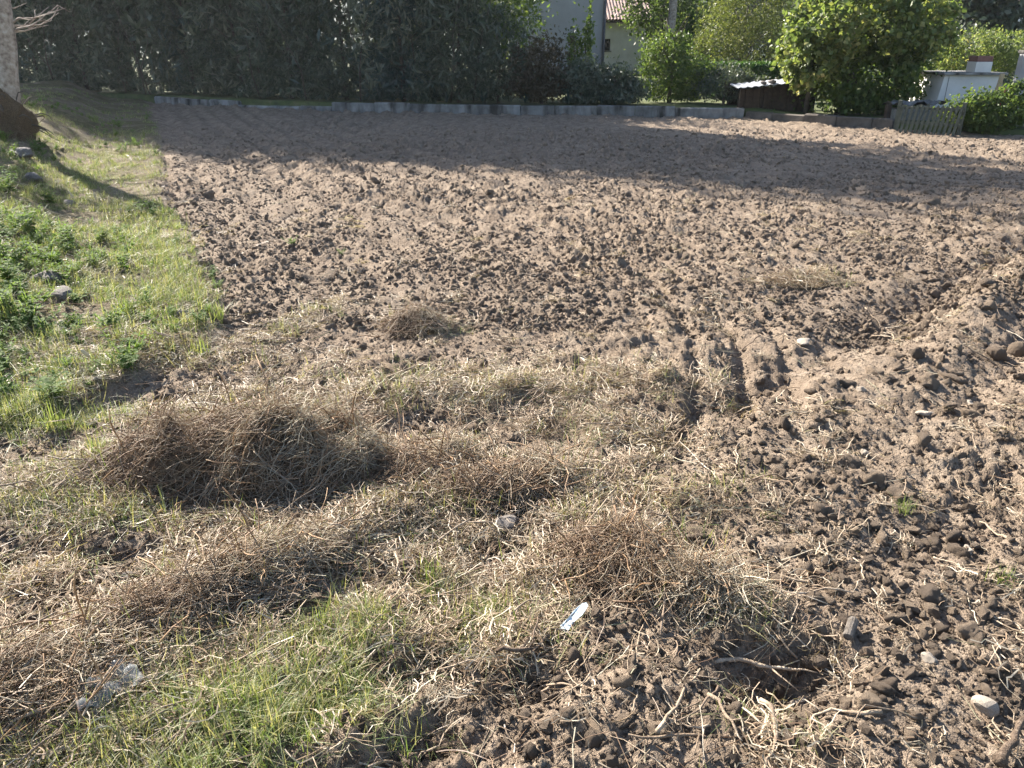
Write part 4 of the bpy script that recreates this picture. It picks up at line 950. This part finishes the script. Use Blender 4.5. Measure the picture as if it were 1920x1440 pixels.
# ------------------------------------------------------------------ heaps of torn-up weeds: core, stalks one by one, fine tangle
STALKS = [strand(.14 + .03 * i, .0017 + .0008 * (i % 4), .14 + .07 * (i % 5), 8, 5, 800 + i, fork=(i % 4 == 3), lift=.25, curl=.06 * (i % 3)).mesh('stalk', M_STALK if i % 3 else M_ROOT, True) for i in range(14)]
FINE = [strand(.12 + .03 * i, .0011 + .0003 * (i % 3), .15 + .08 * (i % 4), 6, 3, 850 + i, lift=.3) for i in range(8)]
FINE = [(np.array([tuple(v) for v in m.v]), [f for f in m.f if len(f) == 4], m) for m in FINE]
def heap(name, label, u, v, rx, ry, h, yaw, n_stalk, n_fine, cat='weed heap', skew=0.0, dirn=None, seed=0):
    cx, cy = G(u, v); r = np.random.default_rng(900 + seed); ya = R(yaw)
    z0 = float(height(np.array([cx]), np.array([cy]), False)[0])
    t = thing(name, label, cat, (cx, cy, z0), rz=ya)
    def hf(p, q):
        w = np.sqrt((p / rx) ** 2 + (q / ry) ** 2)
        base = h * (1 + skew * p / rx) * np.clip(1 - w ** 3, 0, 1) ** .9
        nz = .95 + .7 * vn(p, q, 4, seed % 6) + .8 * vn(p, q, 14, (seed + 1) % 6) + .5 * vn(p, q, 38, (seed + 2) % 6)
        return base * nz
    gx = np.linspace(-rx * 1.05, rx * 1.05, 90); gy = np.linspace(-ry * 1.05, ry * 1.05, 50)
    wx = lambda p, q: (cx + p * math.cos(ya) - q * math.sin(ya), cy + p * math.sin(ya) + q * math.cos(ya))
    def surf(p, q):
        a, b = wx(p, q); return hf(p, q) + height(a, b, False) - z0
    obj('core', grid(gx, gy, lambda p, q: surf(p, q) - .012 - .05 * (np.sqrt((p / rx) ** 2 + (q / ry) ** 2) > 1), 'core', M_LITTER), t)
    def place(n, lo):
        rad = np.sqrt(r.random(n)) * 1.08; an = r.uniform(0, 6.28, n); p, q = rad * np.cos(an) * rx, rad * np.sin(an) * ry
        yw = r.uniform(0, 6.28, n) if dirn is None else R(dirn) - ya + r.normal(0, .75, n) + r.integers(0, 2, n) * math.pi
        e = .05; sl = (surf(p + np.cos(yw) * e, q + np.sin(yw) * e) - surf(p - np.cos(yw) * e, q - np.sin(yw) * e)) / (2 * e)
        return p, q, surf(p, q) + lo + r.uniform(0, .018, n), yw, -np.arctan(sl) + r.normal(0, .22, n), r.uniform(0, 6.28, n)
    p, q, z, yw, pt, ro = place(n_stalk, .004)
    for i in range(n_stalk):
        o = obj('stalk', STALKS[int(r.integers(0, 14))], t)
        o.location = (p[i], q[i], z[i]); o.rotation_euler = (ro[i] * .25, pt[i], yw[i]); s_ = r.uniform(.6, 1.15) * (.75 + .25 * min(1, rx / .5)); o.scale = (s_, s_, s_)
    p, q, z, yw, pt, ro = place(n_fine, .002)
    V, F, T, b = [], [], [], 0
    for i in range(n_fine):
        vv, ff, _ = FINE[int(r.integers(0, 8))]
        cy_, sy_, cp, sp, cr, sr = math.cos(yw[i]), math.sin(yw[i]), math.cos(pt[i]), math.sin(pt[i]), math.cos(ro[i]), math.sin(ro[i])
        Mx = np.array([[cy_ * cp, cy_ * sp * sr - sy_ * cr, cy_ * sp * cr + sy_ * sr], [sy_ * cp, sy_ * sp * sr + cy_ * cr, sy_ * sp * cr - cy_ * sr], [-sp, cp * sr, cp * cr]])
        V.append((vv * r.uniform(.6, 1.1)) @ Mx.T + np.array([p[i], q[i], z[i]])); F.append(np.array(ff) + b); b += len(vv); T.append(np.full(len(vv), np.clip(r.beta(2, 2.2) + .32 * p[i] / rx, 0, 1)))
    o = obj('tangle', mesh_np('tangle', np.concatenate(V), np.concatenate(F), M_STRAWT, True, {'tint': ('FLOAT', np.concatenate(T).astype(np.float32))}), t); o['kind'] = 'stuff'
    return t
heap('weed_heap', 'largest heap of torn-up brown stalks, at the edge of the grassy verge', 478, 862, .60, .28, .175, 4, 270, 3600, skew=.22, dirn=25, seed=1)
heap('root_heap', 'tangled heap of thick pale roots and straw beside the hollow', 1225, 1065, .32, .14, .055, -28, 150, 1300, skew=-.2, seed=2)
heap('straw_heap', 'long heap of combed grey-brown stems below the largest heap', 430, 1095, .42, .13, .045, 38, 150, 1300, dirn=35, seed=3)
heap('stalk_heap', 'heap of reddish-brown stalks next to the wilted green grass', 60, 1300, .36, .16, .045, 25, 120, 1000, dirn=32, seed=4)
heap('fibre_heap', 'low curly tangle of roots in the shadow edge of the largest heap', 790, 860, .26, .14, .04, 50, 110, 600, seed=5)
heap('hay_clump', 'small hay-coloured clump alone on the tilled soil', 785, 610, .19, .12, .07, 10, 30, 420, cat='weed clump', seed=6)
heap('straw_clump', 'pale straw clump on the soil near the diagonal ridges', 1500, 522, .26, .13, .02, 0, 10, 150, cat='weed clump', seed=7)
heap('root_clump_heap', 'loose heap of bleached roots around the dark angular stone', 960, 900, .28, .12, .05, 12, 110, 520, seed=8)

# ------------------------------------------------------------------ single things lying about
def put(name, me, u, v, s, label, cat, group=None, rot=None, sink=.3, z=None):
    X, Y = G(u, v, 0.0); zz = hz(X, Y) if z is None else z
    M = Matrix.Translation((X, Y, zz + sink)) @ (Matrix.Rotation(rot[2], 4, 'Z') @ Matrix.Rotation(rot[1], 4, 'Y') @ Matrix.Rotation(rot[0], 4, 'X') if rot else Matrix()) @ Matrix.Diagonal((*s, 1))
    return tag(obj(name, me, M=M), label, cat, group)
# big clods with a look of their own
BIG = [(705, 341, .075, 'dark blocky clod near the shade edge of the field'), (1870, 662, .07, 'largest dark brown clod on the ridged soil'), (1738, 722, .062, 'big rounded clod below the diagonal ridge'),
       (1718, 676, .046, 'smooth dark rounded clod next to a pale root'), (1700, 607, .052, 'dark clod standing on the ridge crest'), (1640, 908, .042, 'wide clod with a shaded front face by the hollow'), (1580, 870, .05, 'flat-topped crusty clod with a shaded side'),
       (1845, 562, .06, 'pale crusty clod on the upper ridge'), (1905, 655, .06, 'clod resting against the largest dark clod')]
for i, (u, v, r_, lb) in enumerate(BIG):
    put('soil_clod', rough('soil_clod', M_CLOD, 4, .6, .8, 1000 + i, True, .06), u, v, (r_, r_ * .85, r_ * .8), lb, 'clod', 'big loose soil clods', (random.uniform(0, 6), 0, random.uniform(0, 6)), r_ * .25)
CL = [rough('soil_clod', M_CLOD, 3, .8, .75, 1100 + i, True, .10) for i in range(8)]
x, y = sample(240, 1.5, 10, lambda x, y: np.clip((.06 + .8 * sstep(-1.7, -1.4, x * .68 - y * .73) * sstep(.6, 1.2, x) + .2 * sstep(5, 7, y)) * (1 - matness(x, y)) * (1 - vergemask(x, y)), 0, 1), margin=.1, m=20)
for i in range(len(x)):
    r_ = (.012 + .022 * random.random() ** 2) * (1 + .06 * y[i])
    M = Matrix.Translation((x[i], y[i], hz(x[i], y[i]) + r_ * .25)) @ Matrix.Rotation(random.uniform(0, 6.28), 4, 'Z') @ Matrix.Rotation(random.uniform(0, 6.28), 4, 'X') @ Matrix.Diagonal((r_ * random.uniform(.85, 1.3), r_, r_ * random.uniform(.7, 1), 1))
    tag(obj('soil_clod', CL[i % 8], M=M), 'rounded crumbly clod of brown soil loose on the tilled field', 'clod', 'loose soil clods on the field')
# stones
ST = [(1816, 757, .030, M_STONE, 'small white oval stone among the dark clods', .6), (1616, 733, .024, M_STONE, 'small bright angular stone beside the tine track', .9), (1620, 855, .021, M_STONE, 'upright tan square stone on the soil', 1.2),
      (1730, 779, .040, M_STONE, 'flat pale tan stone pressed into the soil', .3), (1505, 642, .055, M_STONE, 'flat tan slab of stone on the tilled rows', .35), (1848, 1330, .034, M_STONE, 'pale angular stone by the bent brown root', .9),
      (1500, 1322, .028, M_GREYST, 'rounded pebble at the bottom of the hollow', .6), (1745, 1240, .022, M_STONE, 'pale rounded pebble with a long shadow', .8), (1815, 1032, .020, M_STONE, 'little white stone beside a pale splinter', .6),
      (950, 985, .055, M_GREYST, 'dark angular grey stone among bleached roots', .7), (95, 528, .11, M_GREYST, 'broad grey rock showing through the weedy bank', .55), (130, 385, .085, M_GREYST, 'grey rock on the bank below the foxtail grass', .6),
      (40, 300, .18, M_GREYST, 'large pale rock under the root clump', .5), (200, 662, .13, M_STONE, 'flat whitish stone slab in the dry verge grass', .16), (120, 610, .05, M_STONE, 'small whitish stone at the foot of the bank', .6),
      (345, 590, .04, M_GREYST, 'small grey stone in the thin verge grass', .6), (60, 340, .12, M_GREYST, 'grey boulder on the bank beside tall weeds', .6), (240, 1082, .024, M_GREYST, 'smooth grey pebble in the mud', .6), (1093, 213, .05, M_WHITEP, 'small white scrap lying at the foot of the concrete wall', .5),
      (110, 560, .10, M_GREYST, 'jagged grey rock below the broad rock on the bank', .5), (15, 410, .07, M_STONE, 'pale stone half buried in bank weeds', .6), (60, 250, .1, M_GREYST, 'grey rock leaning on the root clump', .6)]
for i, (u, v, r_, m, lb, fl) in enumerate(ST):
    d = ray(u, v); Yg = 1.0
    X, Y = G(u, v)
    for _ in range(12):                                   # settle onto the real surface along the line of the bank
        zq = hz(X, Y); X, Y = G(u, v, min(zq, .9))
    M = Matrix.Translation((X, Y, hz(X, Y) + r_ * fl * .35)) @ Matrix.Rotation(random.uniform(0, 6.28), 4, 'Z') @ Matrix.Rotation(random.uniform(-.25, .25), 4, 'X') @ Matrix.Diagonal((r_ * 1.15, r_ * .85, r_ * fl, 1))
    tag(obj('stone' if m is not M_WHITEP else 'white_scrap', rough('stone', m, 3, .35, 1, 1200 + i, smooth=False), M=M), lb, 'stone' if m is not M_WHITEP else 'scrap')
# single roots and stems
RT = [(1420, 1215, .26, .009, 20, 'peeled pale forked root arching over the hollow'), (1900, 1385, .22, .015, 35, 'thick bent brown root half buried in loose soil'), (1240, 1075, .20, .009, -25, 'thick split root on the root heap'),
      (990, 1200, .22, .008, 40, 'dark branched root lying by the small hollow'), (1440, 1390, .30, .007, -30, 'long wavy root at the foot of the hollow'), (1360, 1345, .16, .006, -60, 'short upright pale root by the hollow'),
      (350, 880, .25, .008, -30, 'pale thick root at the foot of the largest heap'), (290, 1260, .16, .009, -50, 'bleached thick root beside the wilted grass'), (130, 1180, .30, .008, 10, 'long dark branch across the reddish stalks'),
      (720, 1040, .25, .006, 50, 'curved pale root below the curly tangle'), (930, 990, .22, .006, 60, 'straight grey stick beside the dark angular stone'), (1120, 760, .2, .006, -50, 'bleached bent root on the trampled soil'),
      (1590, 1180, .0, 0, 0, '')]
for i, (u, v, L, r_, yw, lb) in enumerate(RT[:-1]):
    X, Y = G(u, v); me = strand(L, r_, .3, 9, 7, 1300 + i, fork=2 if 'fork' in lb or 'branch' in lb else 1, lift=.5, taper=.4).mesh('dead_root', M_BROWNROOT if i in (1, 3, 8) else M_ROOT, True)
    tag(obj('dead_root', me, M=Matrix.Translation((X, Y, hz(X, Y) + r_ + .012)) @ Matrix.Rotation(R(yw), 4, 'Z')), lb, 'root')
RS = [strand(.10 + .02 * i, .0030 + .0006 * (i % 4), .28 + .05 * (i % 4), 8, 5, 1400 + i, fork=i % 2, lift=.4).mesh('loose_stem', M_ROOT, True) for i in range(10)]
x, y = sample(150, 1.4, 7.5, lambda x, y: np.clip(.25 * (1 - .6 * matness(x, y)) * (1 - vergemask(x, y)), 0, 1), margin=.1, m=20)
for i in range(len(x)):
    yw = random.uniform(0, 6.28); s_ = random.uniform(.7, 1.25)
    tag(obj('loose_stem', RS[i % 10], M=Matrix.Translation((x[i], y[i], hz(x[i], y[i]) + .008)) @ Matrix.Rotation(yw, 4, 'Z') @ Matrix.Rotation(-math.atan(float(slope(x[i:i + 1], y[i:i + 1], np.array([yw]))[0])), 4, 'Y') @ Matrix.Scale(s_, 4)),
        'dry crooked stem lying alone on the tilled soil', 'stem', 'single dry stems on the soil')
# wooden stub, plastic shard, film
X, Y = G(1595, 1183)
t = tag(MB().tube([(-.034, 0, 0), (-.032, 0, 0), (.03, .002, .004), (.036, .002, .004)], [.013, .0155, .0155, .012], 12).obj('wooden_stub', M_STUB, smooth=False), 'short grey sawn wooden stub lying on the soil', 'wood stub')
t.matrix_basis = Matrix.Translation((X, Y, hz(X, Y) + .02)) @ Matrix.Rotation(R(55), 4, 'Z') @ Matrix.Rotation(R(-14), 4, 'Y')
X, Y = G(1078, 1146)
pr = [(-.062, .010), (-.052, .016), (-.02, .012), (.02, .016), (.055, .012), (.066, .004), (.06, -.008), (.02, -.014), (-.02, -.010), (-.05, -.014), (-.06, -.010)]
vs = [(a_, b_, .010 - 9 * b_ * b_ - 1.2 * a_ * a_) for a_, b_ in pr] + [(a_, b_, .006 - 9 * b_ * b_ - 1.2 * a_ * a_) for a_, b_ in pr]; n_ = len(pr)
t = tag(MB().add(vs, [tuple(range(n_ - 1, -1, -1)), tuple(range(n_, 2 * n_))] + [(k, (k + 1) % n_, n_ + (k + 1) % n_, n_ + k) for k in range(n_)]).obj('plastic_shard', M_PLAST), 'pale blue-grey plastic shard, narrow and pointed, lying on the soil', 'shard')
t.matrix_basis = Matrix.Translation((X, Y, hz(X, Y) + .028)) @ Matrix.Rotation(R(48), 4, 'Z') @ Matrix.Rotation(R(-12), 4, 'Y') @ Matrix.Rotation(R(8), 4, 'X')
X, Y = G(205, 1300)
fx = [(i * .016 - .08, j * .016 - .056, .02 + .014 * math.sin(i * 1.3 + j * .7) + .012 * math.sin(j * 1.9 - i * .6)) for j in range(8) for i in range(11)]
t = tag(obj('plastic_film', mesh_np('plastic_film', fx, [(j * 11 + i, j * 11 + i + 1, j * 11 + i + 12, j * 11 + i + 11) for j in range(7) for i in range(10)], M_FILM, True)), 'crumpled clear plastic film caught in the stalks', 'plastic film')
t.matrix_basis = Matrix.Translation((X, Y, hz(X, Y) + .03)) @ Matrix.Rotation(R(40), 4, 'Z')
# tussocks and weeds one can tell apart on the verge
def standing(name, me, u, v, s, label, cat, group=None):
    X, Y = G(u, v)
    for _ in range(12): X, Y = G(u, v, min(hz(X, Y), .9))
    return tag(obj(name, me, M=Matrix.Translation((X, Y, hz(X, Y) - .004)) @ Matrix.Rotation(random.uniform(0, 6.28), 4, 'Z') @ Matrix.Scale(s, 4)), label, cat, group)
TU = [(238, 590, 1.3, 'big bright green grass tussock in the middle of the verge'), (405, 600, 1.0, 'upright bright grass tussock by the soil edge'), (375, 655, 1.0, 'yellow-green tussock between dry grass and the largest heap'), (290, 640, .8, 'thin tussock above the flat whitish slab'),
      (25, 610, 1.2, 'dark green tussock at the foot of the rocky bank'), (190, 850, .8, 'low green tussock beside the largest heap'), (800, 1090, .8, 'fresh green tuft with long bent blades alone in the straw'), (500, 1340, .9, 'bright tuft in the wilted green patch'),
      (600, 1180, .6, 'small green tuft at the rim of the wilted patch'), (930, 1150, .6, 'small bushy green tuft among the roots'), (680, 1160, .55, 'little pair of green blades in the straw'), (340, 1330, .7, 'green tuft beside the bleached thick root'),
      (225, 640, .8, 'short tussock beside the small whitish stone'), (100, 800, .9, 'ragged green tussock in the trampled straw'), (1690, 960, .5, 'lone thin green blade tuft on bare soil'), (1880, 1090, .5, 'tiny green tuft on the bare soil near the splinter'),
      (180, 235, 1.2, 'tussock lit at the root clump side'), (85, 240, 1.2, 'leafy lit tussock against the root clump')]
for i, (u, v, s, lb) in enumerate(TU):
    standing('grass_tussock', tuft_mesh('grass_tussock', M_GRASS, 46, .17, .0032, .55, 1500 + i, .03, tint=(.55, .15)), u, v, s, lb, 'grass tussock')
WD = [(20, 365, 1.5, 'tall grey-green weed on the bank'), (95, 385, 1.3, 'tall branching weed beside the foxtails'), (130, 450, 1.2, 'bright broad-leaved weed in the middle of the bank'), (60, 440, 1.3, 'bushy weed covering the grey rock'), (30, 500, 1.2, 'dark leafy weed low on the bank'),
      (190, 455, 1.0, 'leafy weed where the bank meets the verge'), (175, 500, 1.0, 'pale-leaved weed above the big tussock'), (60, 610, 1.2, 'green weed under the jagged rock'), (15, 600, 1.2, 'lush weed at the bank foot'), (400, 520, .7, 'grey-green weed on the soil edge'), (548, 460, .6, 'lone grey-green seedling on the tilled soil'),
      (640, 478, .4, 'tiny seedling alone on the tilled soil'), (410, 545, .6, 'dusty weed rooted on the lip of the field'), (275, 225, 1.0, 'lit weed at the corner of verge and shaded soil'), (235, 500, .9, 'clover-like weed in the thick verge grass')]
for i, (u, v, s, lb) in enumerate(WD):
    standing('weed', weed_mesh('weed', M_WEED, 1600 + i, .17, 8, 9, .045), u, v, s, lb, 'weed')
for i, (u, v, u2, v2) in enumerate(((160, 400, 128, 358), (190, 408, 176, 362), (204, 412, 204, 368), (228, 425, 226, 390), (205, 700, 152, 655), (150, 720, 148, 695))):
    X, Y = G(u, v)
    for _ in range(12): X, Y = G(u, v, min(hz(X, Y), .9))
    p1 = at(u2, v2, Y); b0 = Vector((X, Y, hz(X, Y) - .01)); d = p1 - b0
    t = thing('foxtail_grass', 'foxtail grass stem with a pale backlit seed head on the verge', 'foxtail', b0, 'foxtail grass on the verge')
    MB().tube([(0, 0, 0), d * .35 + Vector((0, 0, .012)), d * .7], [.0022, .0018, .0014], 4).obj('stem', M_GRASSP, t)
    MB().tube([d * .68, d * .74, d * .85, d * .96, d * 1.02], [.002, .0085, .0105, .0085, .002], 7).obj('seed_head', M_SEED, t, True)
